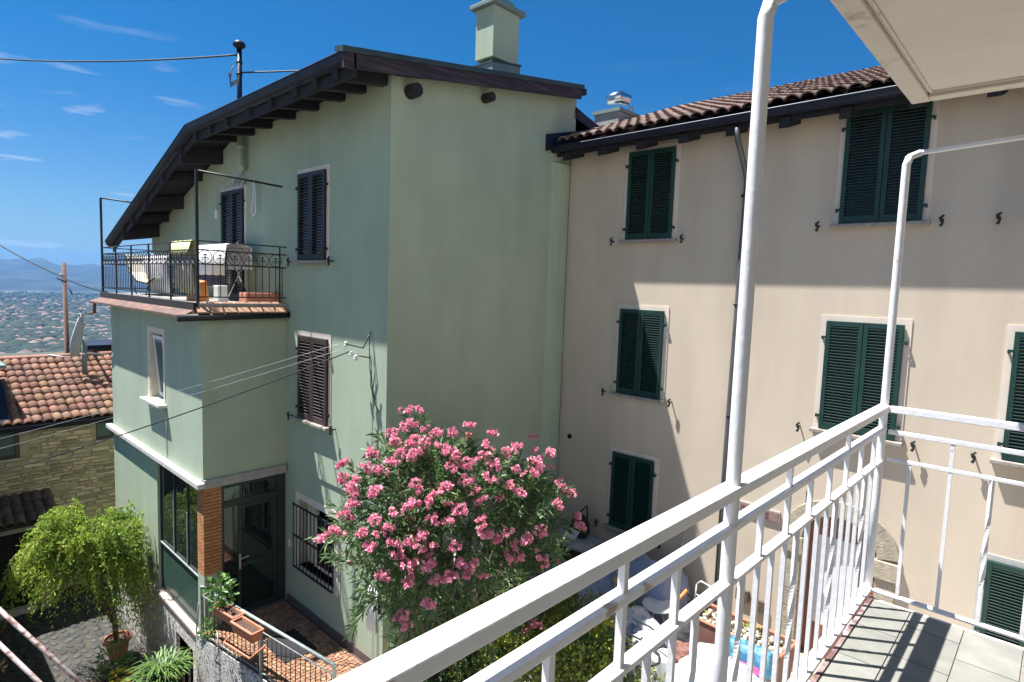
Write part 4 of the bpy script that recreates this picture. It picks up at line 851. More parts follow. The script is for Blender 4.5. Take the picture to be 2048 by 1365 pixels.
# roof
K = .37; ZE = 4.42
rd = MB(); X0, X1 = XR+.06, 9.2; q = [(X0, 9.42), (X1, 9.42), (X1, 14.2), (X0, 14.2)]
rd.hexa([(x, y, ZE+K*(y-9.42)-.14) for x, y in q]+[(x, y, ZE+K*(y-9.42)) for x, y in q])
rd.hexa([(X0, 14.2, ZE+K*4.78-.14), (X1, 14.2, ZE+K*4.78-.14), (X1, 18, ZE+K*4.78-1.6), (X0, 18, ZE+K*4.78-1.6), (X0, 14.2, ZE+K*4.78), (X1, 14.2, ZE+K*4.78), (X1, 18, ZE+K*4.78-1.4), (X0, 18, ZE+K*4.78-1.4)])
rd.build('roof_deck', M['darkwood'], T); MB().hexa([(-12.5, 10.2, 4.2), (X0-.01, 10.2, 4.2), (X0-.01, 14.2, 5.9), (-12.5, 14.2, 5.9), (-12.5, 10.2, 4.5), (X0-.01, 10.2, 4.5), (X0-.01, 14.2, 6.15), (-12.5, 14.2, 6.15)]).build('rear_roof_slope', M['tiledark'], T)
tile_roof(T, M['tilebrown'], (X0+.1, 9.40, ZE+.04), (1, 0, 0), (0, 1, K), 34, 14, .215, .37, single=298, A=.07)
for x in np.arange(-7.55, 8.9, .83): MB().hexa([(x-.08, 9.5, ZE-.31), (x+.08, 9.5, ZE-.31), (x+.08, 10.0, ZE-.15), (x-.08, 10.0, ZE-.15), (x-.08, 9.5, ZE-.14), (x+.08, 9.5, ZE-.14), (x+.08, 10.0, ZE+.06), (x-.08, 10.0, ZE+.06)]).build('rafter_end', M['darkwood'], T, bevel=.012)
gm = MB(); n = 9; ring = [(9.46-.085*math.cos(math.pi*k/n), -.10*math.sin(math.pi*k/n)) for k in range(n+1)]; wv = n+1
xa, xb = XR+.02, 9.2; za, zb = 4.38, 4.46
gm.add([(xx, y, zq+z) for (xx, zq) in ((xa, za), (xb, zb)) for (y, z) in ring], [(i, i+1, wv+i+1, wv+i) for i in range(n)]); gm.tube([(xa, 9.375, za), (xb, 9.375, zb)], .012, 6); gm.box(xa-.01, 9.375, za-.1, xa, 9.5, za)
gu = gm.build('gutter', M['gutter'], T)
Bx('eave_board', M['darkwood'], T, XR+.03, 9.55, 4.22, 9.2, 9.58, 4.42)
# apron parapet where the roof meets the green side wall
MB().hexa([(XR+.005, 9.20, 4.28), (XR+.05, 9.20, 4.28), (XR+.05, 11.2, 4.9), (XR+.005, 11.2, 4.9), (XR+.005, 9.20, 4.60), (XR+.05, 9.20, 4.60), (XR+.05, 11.2, 5.14), (XR+.005, 11.2, 5.14)]).build('apron_flashing', M['gutter'], T)
c = Bx('chimney', M['concrete'], T, -8.36, 11.5, 4.6, -7.70, 12.35, 5.60, bevel=.01); Bx('chimney_cap', M['flash'], c, -8.40, 11.46, 5.56, -7.66, 12.39, 5.64); Bx('chimney_flashing', M['gutter'], c, -8.38, 11.48, 4.6, -7.68, 12.37, 5.22)
cow = MB().tube([(-8.02, 11.9, 5.64), (-8.02, 11.9, 5.78)], .07, 10).tube([(-8.02, 11.9, 5.78), (-8.02, 11.9, 5.95)], .025, 6).tube([(-8.22, 11.74, 5.93), (-8.0, 11.93, 6.02), (-7.82, 12.1, 5.93)], [.11, .15, .12], 12).build('cowl', M['steel'], c, smooth=True)
Tb('vent_pot', M['trimgrey'], c, [(-7.78, 12.1, 5.6), (-7.78, 12.1, 5.80)], .05, 8)

# ================================================================ STONE HOUSE (far left)
S = empty('stone_house', (-19, 3, -7), 'low rubble-stone house with a sunlit clay tile roof beyond the green annex', 'house')
XS = -19.35
s = MB(); s.box(XS-.4, -6, -7.2, XS, 1.75, -2.32); s.box(XS-.4, 2.36+.08, -7.2, XS, 4.08, -2.32); s.box(XS-.4, 4.55, -7.2, XS, 10, -2.32); s.box(XS-.4, 1.75, -2.42, XS, 2.44, -2.32); s.box(XS-.4, 4.08, -2.42, XS, 4.55, -2.32)
s.box(XS-.4, 1.75, -4.9, XS, 2.44, -3.20); s.box(XS-.4, 4.08, -7.2, XS, 4.55, -3.02); s.box(XS-.4, 1.75, -7.2, XS-.1, 2.44, -4.9)
sw = s.build('wall', M['mortar'], S)
stm = []
for i in range(8):
    b = MB(); v = []
    for x in (-.5, .5):
        for (y, z) in ((-.5, -.5), (.5, -.5), (.5, .5), (-.5, .5)): v.append((x+(random.uniform(-.2, .1) if x > 0 else 0), y*(.86 if x > 0 else 1)+random.uniform(-.06, .06), z*(.78 if x > 0 else 1)+random.uniform(-.1, .1)))
    b.add(v, [(0, 3, 2, 1), (4, 5, 6, 7), (0, 1, 5, 4), (1, 2, 6, 5), (2, 3, 7, 6), (3, 0, 4, 7)]); stm.append(b.mesh('stone', M['stone']))
zz = -2.44; cnt = 0; fld = MB()
while zz > -7.0:
    hh = random.uniform(.055, .13); y = 1.2
    while y < 5.0:
        ww = random.uniform(.12, .50); ym = y+ww/2
        ok = not (1.70 < ym+ww/2 and ym-ww/2 < 2.50 and zz > -3.28) and not (4.02 < ym+ww/2 and ym-ww/2 < 4.62 and zz > -3.1) and not (ym < 2.6 and zz < -4.75)
        if ok and random.random() < .93:
            zc = zz-hh/2+.03*math.sin(y*2+zz*3)
            if cnt < 298 and 1.9 < ym < 4.7: put('stone', stm[random.randrange(8)], sw, (XS+.008, ym, zc), (random.uniform(-.05, .05), 0, 0), (.075, ww*.95, hh*.92)); cnt += 1
            else:
                me = stm[random.randrange(8)]; fld.add([(XS+.018+.075*v.co.x, ym+ww*.95*v.co.y, zc+hh*.92*v.co.z) for v in me.vertices], [(0, 3, 2, 1), (4, 5, 6, 7), (0, 1, 5, 4), (1, 2, 6, 5), (2, 3, 7, 6), (3, 0, 4, 7)])
        y += ww+.02
    zz -= hh+.012
fld.build('small_stones', M['stone'], sw, kind='stuff')
for (y0, y1, z0, z1, fr_, op) in ((1.75, 2.44, -3.20, -2.42, M['doorwood'], 0), (4.08, 4.55, -3.02, -2.36, M['gutter'], 1)):
    b = MB(); b.box(XS-.12, y0, z0, XS-.04, y0+.05, z1); b.box(XS-.12, y1-.08, z0, XS-.02, y1, z1); b.box(XS-.12, y0+.05, z0, XS-.04, y1-.08, z0+.06); b.box(XS-.12, y0+.05, z1-.05, XS-.04, y1-.08, z1)
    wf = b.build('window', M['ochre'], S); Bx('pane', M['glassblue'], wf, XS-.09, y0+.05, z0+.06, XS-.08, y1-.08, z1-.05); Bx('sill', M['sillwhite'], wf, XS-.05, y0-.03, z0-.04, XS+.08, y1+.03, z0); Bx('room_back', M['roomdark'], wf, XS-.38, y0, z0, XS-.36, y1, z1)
KR = .36; cth = math.cos(math.atan(KR))
rd = MB(); q = [(-18.95, -6), (-18.95, 10), (-22.3, 10), (-22.3, -6)]
rd.hexa([(x, y, -2.28+KR*(-18.95-x)-.12) for x, y in q]+[(x, y, -2.28+KR*(-18.95-x)) for x, y in q]); rd.build('roof_deck', M['tilebed'], S)
tile_roof(S, M['tile'], (-18.88, 1.25, -2.27), (0, 1, 0), (-1, 0, KR), 21, 10, .205, .36, single=210, A=.065)
Tb('ridge', M['tile'], S, [(-22.35, -5, -1.05), (-22.35, 9.5, -.98)], .10, 8)
tr_ = MB(); n = 9; ring = [(-18.86+.075*math.cos(math.pi*k/n), -.085*math.sin(math.pi*k/n)) for k in range(n+1)]
tr_.add([(x, y, zq+z) for (y, zq) in ((-6, -2.30), (10, -2.30)) for (x, z) in ring], [(i, i+1, n+2+i, n+1+i) for i in range(n)]); tr_.tube([(-18.785, -6, -2.30), (-18.785, 10, -2.30)], .010, 6); tr_.build('gutter', M['gutter'], S); Bx('eave_board', M['darkwood'], S, -18.97, -6, -2.46, -18.93, 10, -2.30)
MB().hexa([(-18.9, 1.2, -2.25), (-18.9, 2.22, -2.25), (-21.0, 2.22, -1.5), (-21.0, 1.2, -1.5), (-19.6, 1.2, -1.55), (-19.6, 2.22, -1.55), (-21.2, 2.22, -.85), (-21.2, 1.2, -.85)]).build('roof_window_box', M['gutter'], S)
Bx('roof_window_rim', M['flash'], S, -21.3, 1.2, -.9, -19.5, 2.26, -.82)
# little canopy and gate
cnp = empty('tiled_canopy', (-19, 2, -4.5), 'short dark weathered clay tile canopy over the gate of the stone house', 'canopy')
MB().hexa([(-18.35, -1, -4.72), (-18.35, 3.05, -4.72), (-19.35, 3.05, -4.28), (-19.35, -1, -4.28), (-18.35, -1, -4.64), (-18.35, 3.05, -4.64), (-19.35, 3.05, -4.2), (-19.35, -1, -4.2)]).build('deck', M['tilebed'], cnp)
tile_roof(cnp, M['tiledark'], (-18.30, 1.10, -4.63), (0, 1, 0), (-1, 0, .44), 9, 3, .215, .36, single=99, A=.085)
Bx('lintel', M['concrete'], cnp, -18.6, -1, -4.86, -18.45, 3.0, -4.72); Bx('post', M['mortar'], cnp, -18.75, 2.62, -7.0, -18.45, 2.9, -4.86)
gt = empty('timber_gate', (-18.9, 1.9, -7), 'nearly black timber gate in shade below the tiled canopy', 'gate')
for k in range(14): Bx('board', M['darkwood'], gt, -19.0, -.9+.25*k, -6.95, -18.95, -.66+.25*k, -4.9)
Bx('threshold', M['sillwhite'], None, -18.75, -1, -7.0, -18.5, 2.6, -6.88, bevel=.01); tag(bpy.data.objects['threshold.001' if 'threshold.001' in bpy.data.objects else 'threshold'], 'pale stone threshold slab in front of the dark timber gate', 'threshold')
# dark shed roof behind, pole with wires and a wrapped fixture
o = empty('dark_shed', (-24, 5.3, -2), 'dark brown flat-roofed shed behind the ridge of the stone house', 'shed')
Bx('wall', M['ochre'], o, -26, 5.05, -4, -24, 7.5, -.98); MB().hexa([(-26.2, 4.85, -.98), (-23.8, 4.85, -.98), (-23.8, 7.6, -.98), (-26.2, 7.6, -.98), (-26.2, 4.85, -.88), (-23.8, 4.85, -.84), (-23.8, 7.6, -.84), (-26.2, 7.6, -.88)]).build('roof', M['gutter'], o)
pl = empty('utility_pole', (-23.2, 4.2, -7), 'reddish brown wooden utility pole behind the tiled stone house', 'utility pole')
MB().tube([(-23.2, 4.20, -7.2), (-23.2, 4.18, 1.86)], [.08, .06], 10).build('pole', M['pole'], pl, smooth=True); Tb('insulator', M['trimgrey'], pl, [(-23.1, 4.16, 1.45), (-23.0, 4.05, 1.5)], .03, 6); Tb('cross_arm', M['iron'], pl, [(-23.1, 4.2, 1.25), (-23.05, 3.95, 1.38)], .02, 6)
wf_ = empty('wrapped_dish', (-20.9, 4.1, -1), 'grey cloth-wrapped aerial dish standing above the clay tile ridge', 'aerial')
b = MB().tube([(-21, 4.18, .42), (-21, 4.12, .1), (-21, 4.02, -.4), (-21, 3.96, -.85)], [.03, .10, .15, .11], 10); b.v = [(-21+(p[0]+21)*.45, p[1], p[2]) for p in b.v]; b.build('cover', M['dish'], wf_, smooth=True)
Tb('stand', M['flash'], wf_, [(-21.1, 4.22, -1.5), (-21.1, 4.22, -.3)], .07, 8); Tb('arm', M['wirelight'], wf_, [(-21, 3.35, -.78), (-21, 3.8, -.88), (-21, 4.3, -.78), (-21, 4.75, -.85)], .02, 6); Tb('tie', M['wirelight'], wf_, [(-21, 4.05, .36), (-21, 4.3, .40)], .02, 6)

# ================================================================ WHITE HOUSE: our own balcony
W = empty('white_house', (-.69, 3.7, 0), 'white balcony with a painted iron railing and a slab above, in the foreground', 'balcony')
XB, YB = -.69, 3.70
Bx('house_wall', M['whitewall'], W, 1.15, -14, -7.2, 7, 4.4, 9.5)
fl = Bx('balcony_floor', M['grout'], W, -.635, -4.5, -.16, 1.15, 3.56, -.004)
Bx('floor_edge', M['rustpaint'], W, -.655, -4.5, -.15, -.636, 3.585, .006); Bx('floor_edge', M['slabedge'], W, -.655, 3.561, -.15, 1.15, 3.585, -.002)
tv_ = MB().box(-.5, -.5, -.5, .5, .5, .5).mesh('floor_tile', M['floortile'])
XE = [-.632, -.465, -.245, -.025, .195, .415, .635, .855, 1.075]
for i in range(len(XE)-1):
    y = 3.556; off = .16*(i % 2)
    first = True
    while y > -.3:
        hgt = .33-(off if first else 0); first = False
        y0 = y-hgt; put('floor_tile', tv_, fl, ((XE[i]+XE[i+1])/2, (y+y0)/2, -.001), None, (XE[i+1]-XE[i]-.005, y-y0-.005, .008+random.uniform(-.001, .001))); y = y0
sb = MB(); sb.box(-.71, -4.5, 2.66, 1.15, 3.86, 2.86); slab = sb.build('upper_balcony_slab', M['slabunder'], W, bevel=.01)
b = MB(); b.box(-.725, -4.5, 2.635, -.64, 3.875, 2.66); b.box(-.64, 3.79, 2.635, 1.15, 3.875, 2.66); b.build('drip_edge', M['slabedge'], slab, bevel=.006)
b = MB(); b.box(-.628, -4.5, 2.652, -.618, 3.778, 2.662); b.box(-.618, 3.768, 2.652, 1.15, 3.778, 2.662); b.build('drip_groove', M['slabedge'], slab)
# railing
hr = MB(); hr.box(-.718, -4.4, .985, -.662, 3.72, 1.02); hr.box(-.662, 3.68, .985, 1.15, 3.72, 1.02)
hand = hr.build('railing', M['whitepaint'], W, bevel=.004)
b = MB(); b.box(-.712, -4.4, .880, -.668, 3.70, .900); b.box(-.66, 3.688, .868, 1.15, 3.712, .892); b.build('second_rail', M['whitetwist'], hand, bevel=.003)
b = MB(); b.box(-.708, -4.4, .705, -.672, 3.70, .721); b.box(-.655, 3.69, .722, 1.15, 3.708, .742); b.build('third_rail', M['whitetwist'], hand, bevel=.003)
b = MB(); b.box(-.722, -4.4, -.012, -.668, 3.72, .006); b.build('bottom_rail', M['whitetwist'], hand, bevel=.003); Tb('bottom_rail', M['whitetwist'], hand, [(-.69, 3.70, -.008), (1.15, 3.70, -.02)], .014, 8)
def twisted(x, y, z0, z1, tw):
    b = MB(); n = 48 if tw else 1; q = .0082; v = []
    for i in range(n+1):
        t_ = i/n; z = z0+(z1-z0)*t_; a = 0
        if tw: a = max(0, min(1, (t_-.25)/.5))*math.pi*1.3
        for k in range(4):
            an = a+math.pi/4+k*math.pi/2; v.append((x+q*1.414*math.cos(an), y+q*1.414*math.sin(an), z))
    fs = [(i*4+k, i*4+(k+1) % 4, (i+1)*4+(k+1) % 4, (i+1)*4+k) for i in range(n) for k in range(4)]+[(3, 2, 1, 0), (n*4, n*4+1, n*4+2, n*4+3)]
    b.add(v, fs); return b.build('baluster', M['whitetwist'], hand)
YS = [3.54-.13*k for k in range(14)]; YS = [y for y in YS if y > 1.78]
Y2 = [1.53-.13*k for k in range(12)]
for i, y in enumerate(YS):
    tw = i % 2 == 0
    top = .99 if i in (4, 10) else (.885 if i % 2 == 0 else .71)
    twisted(XB, y, .0, .712, i % 4 == 1); 
    if i % 2 == 0: Bx('upright', M['whitetwist'], hand, XB-.009, y-.009, .715, XB+.009, y+.009, .884)
    if i in (4, 10): Bx('upright', M['whitetwist'], hand, XB-.009, y-.009, .895, XB+.009, y+.009, .99)
for i, y in enumerate(Y2):
    twisted(XB, y, .0, .712, i % 4 == 0)
    if i % 2 == 1: Bx('upright', M['whitetwist'], hand, XB-.009, y-.009, .715, XB+.009, y+.009, .884)
    if i in (3, 9): Bx('upright', M['whitetwist'], hand, XB-.009, y-.009, .895, XB+.009, y+.009, .99)
for i, x in enumerate((-.552, -.377, -.210, -.040, .13, .30, .47, .64, .81, .98)):
    twisted(x, YB, .0, .73, i % 2 == 0 and i > 0)
    if i % 2 == 1: Bx('upright', M['whitetwist'], hand, x-.009, YB-.009, .735, x+.009, YB+.009, .87)
def post(y, zt, up, r_):
    P = [(XB, y, 0), (XB, y, .5), (XB, y, 1.4), (XB, y, zt-.05), (XB+.012, y, zt-.012), (XB+.06, y, zt+.004), (1.15, y, zt+up)]
    o = MB().tube(P[:5], r_, 14).build('post', M['whitepaint'], hand, smooth=True)
    MB().tube(P[3:6], r_*.9, 12).build('elbow', M['whitepaint'], hand, smooth=True); MB().tube(P[4:], r_*.62, 10).build('awning_bar', M['whitepaint'], hand, smooth=True)
    return o
post(1.73, 2.40, .06, .0215); post(3.70, 2.335, .10, .0195)

# ================================================================ wires
def wire(name, lab, pts, r_, m, sag=0., n=24):
    P = []
    for i in range(len(pts)-1):
        a, b_ = Vector(pts[i]), Vector(pts[i+1])
        for k in range(n): t_ = k/n; q = a.lerp(b_, t_); q.z -= sag*4*t_*(1-t_); P.append(q)
    P.append(Vector(pts[-1])); o = MB().tube(P, r_, 6).build(name, m, None, smooth=True); tag(o, lab, 'cable'); return o
wire('power_cable', 'twisted black power cable crossing the sky to the steel mast', [(-22, 2.68, 7.32), (-13.05, 5.38, 6.17)], .018, M['cable'], .1)
wire('power_cable', 'short black cable running from the mast back over the green roof', [(-12.95, 5.4, 5.80), (-9.8, 7.6, 5.9)], .016, M['cable'], .02)
wire('power_cable', 'thick black cable sagging across the annex from the bracket on the green front', [(-8.45, 5.28, .47), (-14.13, 1.49, -2.13), (-17.5, -.76, -3.67)], .012, M['cable'], .09)
wire('light_wire', 'upper thin pale wire stretched in front of the annex window', [(-8.62, 5.28, .60), (-14.18, 1.51, -1.52), (-17, -.4, -2.6)], .0035, M['wirelight'], .04)
wire('light_wire', 'lower thin pale wire stretched in front of the annex window', [(-8.60, 5.28, .50), (-14.17, 1.51, -1.70), (-17, -.4, -2.8)], .0035, M['wirelight'], .04)
wire('power_cable', 'black cable between the wooden pole and the balcony of the green house', [(-30, 3.3, 2.6), (-23.15, 4.1, 1.42), (-17.3, 3.96, 1.12)], .02, M['cable'], .05)
wire('power_cable', 'black drop cable from the wooden pole to the wrapped dish', [(-23.1, 4.2, 1.3), (-21, 4.15, .45)], .02, M['cable'], .03)
br = empty('wire_bracket', (-8.4, 5.45, .5), 'small metal wire bracket with white insulators fixed to the green front', 'bracket')
Tb('bar', M['iron'], br, [(-8.28, 5.52, .78), (-8.30, 5.40, .52), (-8.62, 5.28, .56)], .012, 6); Tb('bar', M['iron'], br, [(-8.30, 5.54, .35), (-8.55, 5.30, .40)], .010, 6)
for p_ in ((-8.62, 5.28, .56), (-8.46, 5.28, .42), (-8.36, 5.30, .36)): MB().lathe([(.0, -.04), (.03, -.04), (.036, -.01), (.02, .0), (.034, .02), (.02, .045), (0, .05)], p_, 10).build('insulator', M['plasticwhite'], br, smooth=True)
Tb('drop_wire', M['cable'], br, [(-8.30, 5.50, .5), (-8.22, 5.50, .3), (-8.26, 5.52, -.1), (-8.12, 5.53, -.42), (-8.0, 5.53, -.5), (-7.98, 5.53, -.35)], .007, 5)
Tb('drop_wire', M['cable'], br, [(-8.28, 5.50, .7), (-8.24, 5.48, .2), (-8.14, 5.52, -.3), (-8.06, 5.53, -.55)], .006, 5)

# ================================================================ near left: rusty pipe handrail
hp = empty('pipe_handrail', (-7, 1, -3.4), 'rust-flecked pale pipe handrail slanting through the lower left corner', 'handrail')
M['rustpipe'] = mat('rust_flecked_paint', (.52, .44, .42), (.20, .085, .065), .7, 14, .5, 50, .003, sharp=(.48, .62), stain=.4, stainc=(.2, .1, .08))
for (a, b_) in (((-9.64, .45, -1.89), (-7.66, 1.82, -3.65)), ((-9.6, .43, -2.25), (-7.6, 1.78, -4.1))):
    Tb('pipe', M['rustpipe'], hp, [a, b_], .026, 10)
for t_ in (-.0, 1.0):
    p_ = Vector((-9.64, .45, -1.89)).lerp(Vector((-7.66, 1.82, -3.65)), t_); Tb('post', M['rustpipe'], hp, [tuple(p_), (p_.x, p_.y, -7)], .03, 10)

# ================================================================ terrace railing with planters
tr = empty('terrace_railing', (-9.3, 4.15, -4.95), 'weathered grey metal railing on the edge of the paved terrace', 'railing')
def tl(t_): return (-11.05+3.65*t_, 3.86+.535*t_)
e0, e1 = tl(0), tl(1)
M['railgrey'] = mat('worn_grey_metal', (.34, .38, .37), (.22, .25, .24), .6, 9, .3, 30, .003, metal=.2)
Tb('handrail', M['railgrey'], tr, [(e0[0], e0[1], -4.0), (e1[0], e1[1], -4.0)], .028, 10); Tb('lower_rail', M['railgrey'], tr, [(e0[0], e0[1], -4.16), (e1[0], e1[1], -4.16)], .012, 6); Tb('bottom_rail', M['railgrey'], tr, [(e0[0], e0[1], -4.87), (e1[0], e1[1], -4.87)], .012, 6)
for k in range(30): q = tl((k+.5)/30); Tb('baluster', M['iron'], tr, [(q[0], q[1], -4.9), (q[0], q[1], -4.16)], .008, 6)
for t_ in (0, .5, 1): q = tl(t_); Bx('post', M['railgrey'], tr, q[0]-.02, q[1]-.02, -4.97, q[0]+.02, q[1]+.02, -4.0)
Tb('bent_stay', M['wirelight'], tr, [(-10.95, 3.78, -4.25), (-11.15, 3.80, -4.9)], .014, 6)
def trough(lab, c, L_, w_, h_, an, m, soil=True, name='planter_box'):
    o = empty(name, (0, 0, 0)); tag(o, lab, 'planter'); b = MB(); t_ = .02
    def ringv(lx, wy, z): return [(-lx/2, -wy/2, z), (lx/2, -wy/2, z), (lx/2, wy/2, z), (-lx/2, wy/2, z)]
    v = ringv(L_*.88, w_*.75, 0)+ringv(L_, w_, h_)+ringv(L_-2*t_, w_-2*t_, h_)+ringv(L_*.88, w_*.75-t_, .03)
    b.add(v, [(3, 2, 1, 0)]+[(i, (i+1) % 4, 4+(i+1) % 4, 4+i) for i in range(4)]+[(4+i, 4+(i+1) % 4, 8+(i+1) % 4, 8+i) for i in range(4)]+[(8+i, 8+(i+1) % 4, 12+(i+1) % 4, 12+i) for i in range(4)]+[(12, 13, 14, 15)])
    for (a, b2) in (((-L_/2, -w_/2), (L_/2, -w_/2)), ((L_/2, -w_/2), (L_/2, w_/2)), ((L_/2, w_/2), (-L_/2, w_/2)), ((-L_/2, w_/2), (-L_/2, -w_/2))): b.tube([(a[0], a[1], h_-.01), (b2[0], b2[1], h_-.01)], .013, 6)
    b.build('box', m, o)
    if soil:
        s_ = MB(); n = 7; P = [(-L_/2*.93+L_*.93*i/n, -w_/2*.85+w_*.85*j/3, h_-.045+random.uniform(-.015, .015)) for i in range(n+1) for j in range(4)]
        s_.add(P, [(i*4+j, (i+1)*4+j, (i+1)*4+j+1, i*4+j+1) for i in range(n) for j in range(3)]); s_.build('soil', M['soil'], o)
    o.location = c; o.rotation_euler = (0, 0, an); return o
an = math.atan2(.535, 3.65)
trough('upper terracotta trough with a leafy plant, hooked on the terrace railing', (-9.87, 3.86, -4.12), .66, .2, .18, an, M['terracotta'])
trough('lower terracotta trough of bare soil, hooked on the terrace railing', (-9.12, 3.86, -4.08), .60, .2, .18, an, M['terracotta'])
hb = empty('trough_bracket', (-9.1, 3.8, -4.2), 'empty orange trough holder under the lower terracotta trough', 'bracket')
Tb('bar', M['terracotta'], hb, [(-9.45, 3.74, -4.18), (-9.42, 3.62, -4.22), (-8.72, 3.73, -4.22), (-8.70, 3.98, -4.10)], .018, 6)

# ================================================================ plants
def plant(name, lab, cat, loc): return empty(name, loc, lab, cat)
# oleander in flower
OL = plant('oleander', 'large oleander shrub covered in pink blossom against the green side wall', 'shrub', (-6.5, 5.8, -4.3))
FL = [(-6.51,4.94,-0.17),(-6.31,5.00,-0.13),(-6.25,4.50,-0.35),(-6.14,4.70,-0.26),(-6.06,4.43,-0.42),(-5.90,4.58,-0.39),(-5.79,4.65,-0.41),(-5.91,4.38,-0.51),(-5.75,4.52,-0.51),(-5.75,4.44,-0.56),(-5.89,4.26,-0.61),(-5.79,4.88,-0.31),(-5.66,5.00,-0.34),(-5.66,5.32,-0.26),(-5.38,5.37,-0.50),(-5.53,4.84,-0.51),(-5.45,4.90,-0.57),(-5.35,4.99,-0.65),(-5.32,5.24,-0.60),(-5.40,4.80,-0.67),(-5.63,4.80,-0.44),(-6.25,4.19,-0.56),(-6.66,4.06,-0.77),(-6.39,3.90,-0.86),(-6.17,4.05,-0.70),(-5.95,4.13,-0.70),(-6.16,3.91,-0.86),(-6.13,3.85,-0.95),(-6.02,3.81,-1.06),(-5.86,4.00,-0.90),(-6.08,3.72,-1.19),(-6.10,3.63,-1.37),(-6.27,3.58,-1.46),(-5.76,3.79,-1.34),(-5.68,3.80,-1.47),(-5.71,3.91,-1.17),(-5.57,4.07,-1.12),(-5.53,4.36,-0.84),(-5.35,4.53,-0.92),(-5.33,4.65,-0.87),(-5.37,4.43,-1.00),(-5.47,4.25,-1.03),(-5.24,4.93,-0.84),(-5.17,4.98,-0.93),(-5.17,5.22,-0.83),(-5.21,5.36,-0.73),(-5.10,5.04,-1.06),(-5.17,4.73,-1.12),(-5.29,4.39,-1.19),(-5.18,4.59,-1.23),(-5.63,3.91,-1.29),(-5.56,3.98,-1.27),(-5.07,5.51,-0.96),(-5.02,5.64,-1.07),(-5.11,5.94,-0.89),(-5.10,6.07,-0.93),(-5.30,5.86,-0.57),(-5.27,5.66,-0.60),(-5.31,6.59,-0.79),(-5.18,6.13,-0.80),(-5.11,6.61,-1.21),(-5.15,6.88,-1.41),(-4.99,6.40,-1.42),(-5.34,7.34,-1.93),(-5.27,7.34,-2.08),(-4.88,5.97,-1.64),(-4.91,5.35,-1.50),(-4.93,5.18,-1.54),(-4.87,5.49,-1.69),(-4.87,5.67,-1.69),(-4.88,5.31,-1.79),(-4.86,5.47,-1.85),(-4.86,5.91,-1.99),(-4.86,5.97,-2.09),(-5.00,4.96,-1.41),(-5.03,4.98,-1.29),(-4.97,5.04,-1.46),(-5.09,4.61,-1.51),(-5.23,4.32,-1.48),(-5.31,4.19,-1.47),(-5.38,4.12,-1.43),(-5.42,4.02,-1.56),(-5.49,3.99,-1.42),(-5.35,4.08,-1.66),(-5.31,4.13,-1.68),(-5.21,4.31,-1.60),(-5.19,4.32,-1.70),(-5.05,4.63,-1.73),(-4.98,4.82,-1.77),(-5.08,4.53,-1.86),(-5.13,4.41,-1.89),(-5.00,4.73,-1.85),(-5.50,3.88,-1.78),(-5.32,4.09,-1.86),(-5.19,4.30,-2.17),(-5.37,4.04,-2.27),(-5.36,4.10,-2.42),(-5.07,5.17,-2.91),(-5.32,6.25,-3.35),(-5.29,6.36,-3.29),(-4.97,6.00,-2.71),(-5.30,4.27,-1.36),(-5.13,5.69,-0.83)]
OC, OR_ = np.array([-6.3, 5.75, -2.05]), np.array([1.3, 1.85, 1.85])
for k in range(11):
    a = 2*math.pi*k/11; tip = (OC[0]+.9*math.cos(a), OC[1]+1.5*math.sin(a), -1.6+.9*math.sin(k*2.3))
    bx, by = -6.55+.22*math.cos(a), 5.75+.25*math.sin(a)
    MB().tube([(bx, by, -4.4), (bx+.15*math.cos(a), by+.15*math.sin(a), -3.8), ((bx+tip[0])/2, (by+tip[1])/2, -2.9), tip], [.05, .042, .03, .012], 7).build('stem', M['bark'], OL, smooth=True)
SH = []
def inwall(p): return p[0] < -7.72 and p[1] > 5.35
while len(SH) < 560:
    d = rng.normal(size=3); d /= np.linalg.norm(d); rr = rng.uniform(.45, 1.02)**.6
    bumpy = 1+.10*math.sin(d[1]*7+d[2]*5)+.08*math.sin(d[0]*9-d[2]*8)
    p = OC+OR_*d*rr*bumpy
    if d[2] < -.55 and rng.random() < .55: continue
    if p[0] < -7.7 and p[1] > 5.3: continue
    if p[2] > -.75-.45*max(0, p[1]-5.9)-.25*max(0, p[0]+6.2): continue
    SH.append((p, nrm((d*np.array([1, 1, .9])+np.array([0, 0, .55])+rng.normal(size=3)*.35)[None])[0]))
for q in FL:
    q = np.array(q); d = q-OC; d = d/np.linalg.norm(d)
    SH.append((q-d*.12, d)); SH.append((q-d*.3+rng.normal(size=3)*.08, d))
parts = []
for (p, d) in SH:
    n = int(rng.integers(14, 22)); t_ = rng.uniform(-.22, .10, n); u = nrm(rng.normal(size=(n, 3))); u = nrm(u-(u@d)[:, None]*d)
    D = u*rng.uniform(.5, 1.1, n)[:, None]+d*rng.uniform(.25, 1.1, n)[:, None]
    Pp = p+d*t_[:, None]; ok = ~((Pp[:, 0] < -7.74) & (Pp[:, 1] > 5.4)); ok &= Pp[:, 2] > -4.2
    if ok.sum() == 0: continue
    parts.append(leaves(Pp[ok], D[ok], rng.uniform(.13, .22, ok.sum()), rng.uniform(.024, .036, ok.sum()), .15, .12))
V, F = merge(parts); put('foliage', npmesh('foliage', V, F, M['leafol']), OL, (0, 0, 0), kind='stuff')
tw = MB()
for (p, d) in SH[::2]: q = p-d*.45; tw.tube([tuple(p), tuple(q*.8+OC*.2)], .006, 4, cap=False)
tw.build('twigs', M['bark'], OL, kind='stuff')
blo = []
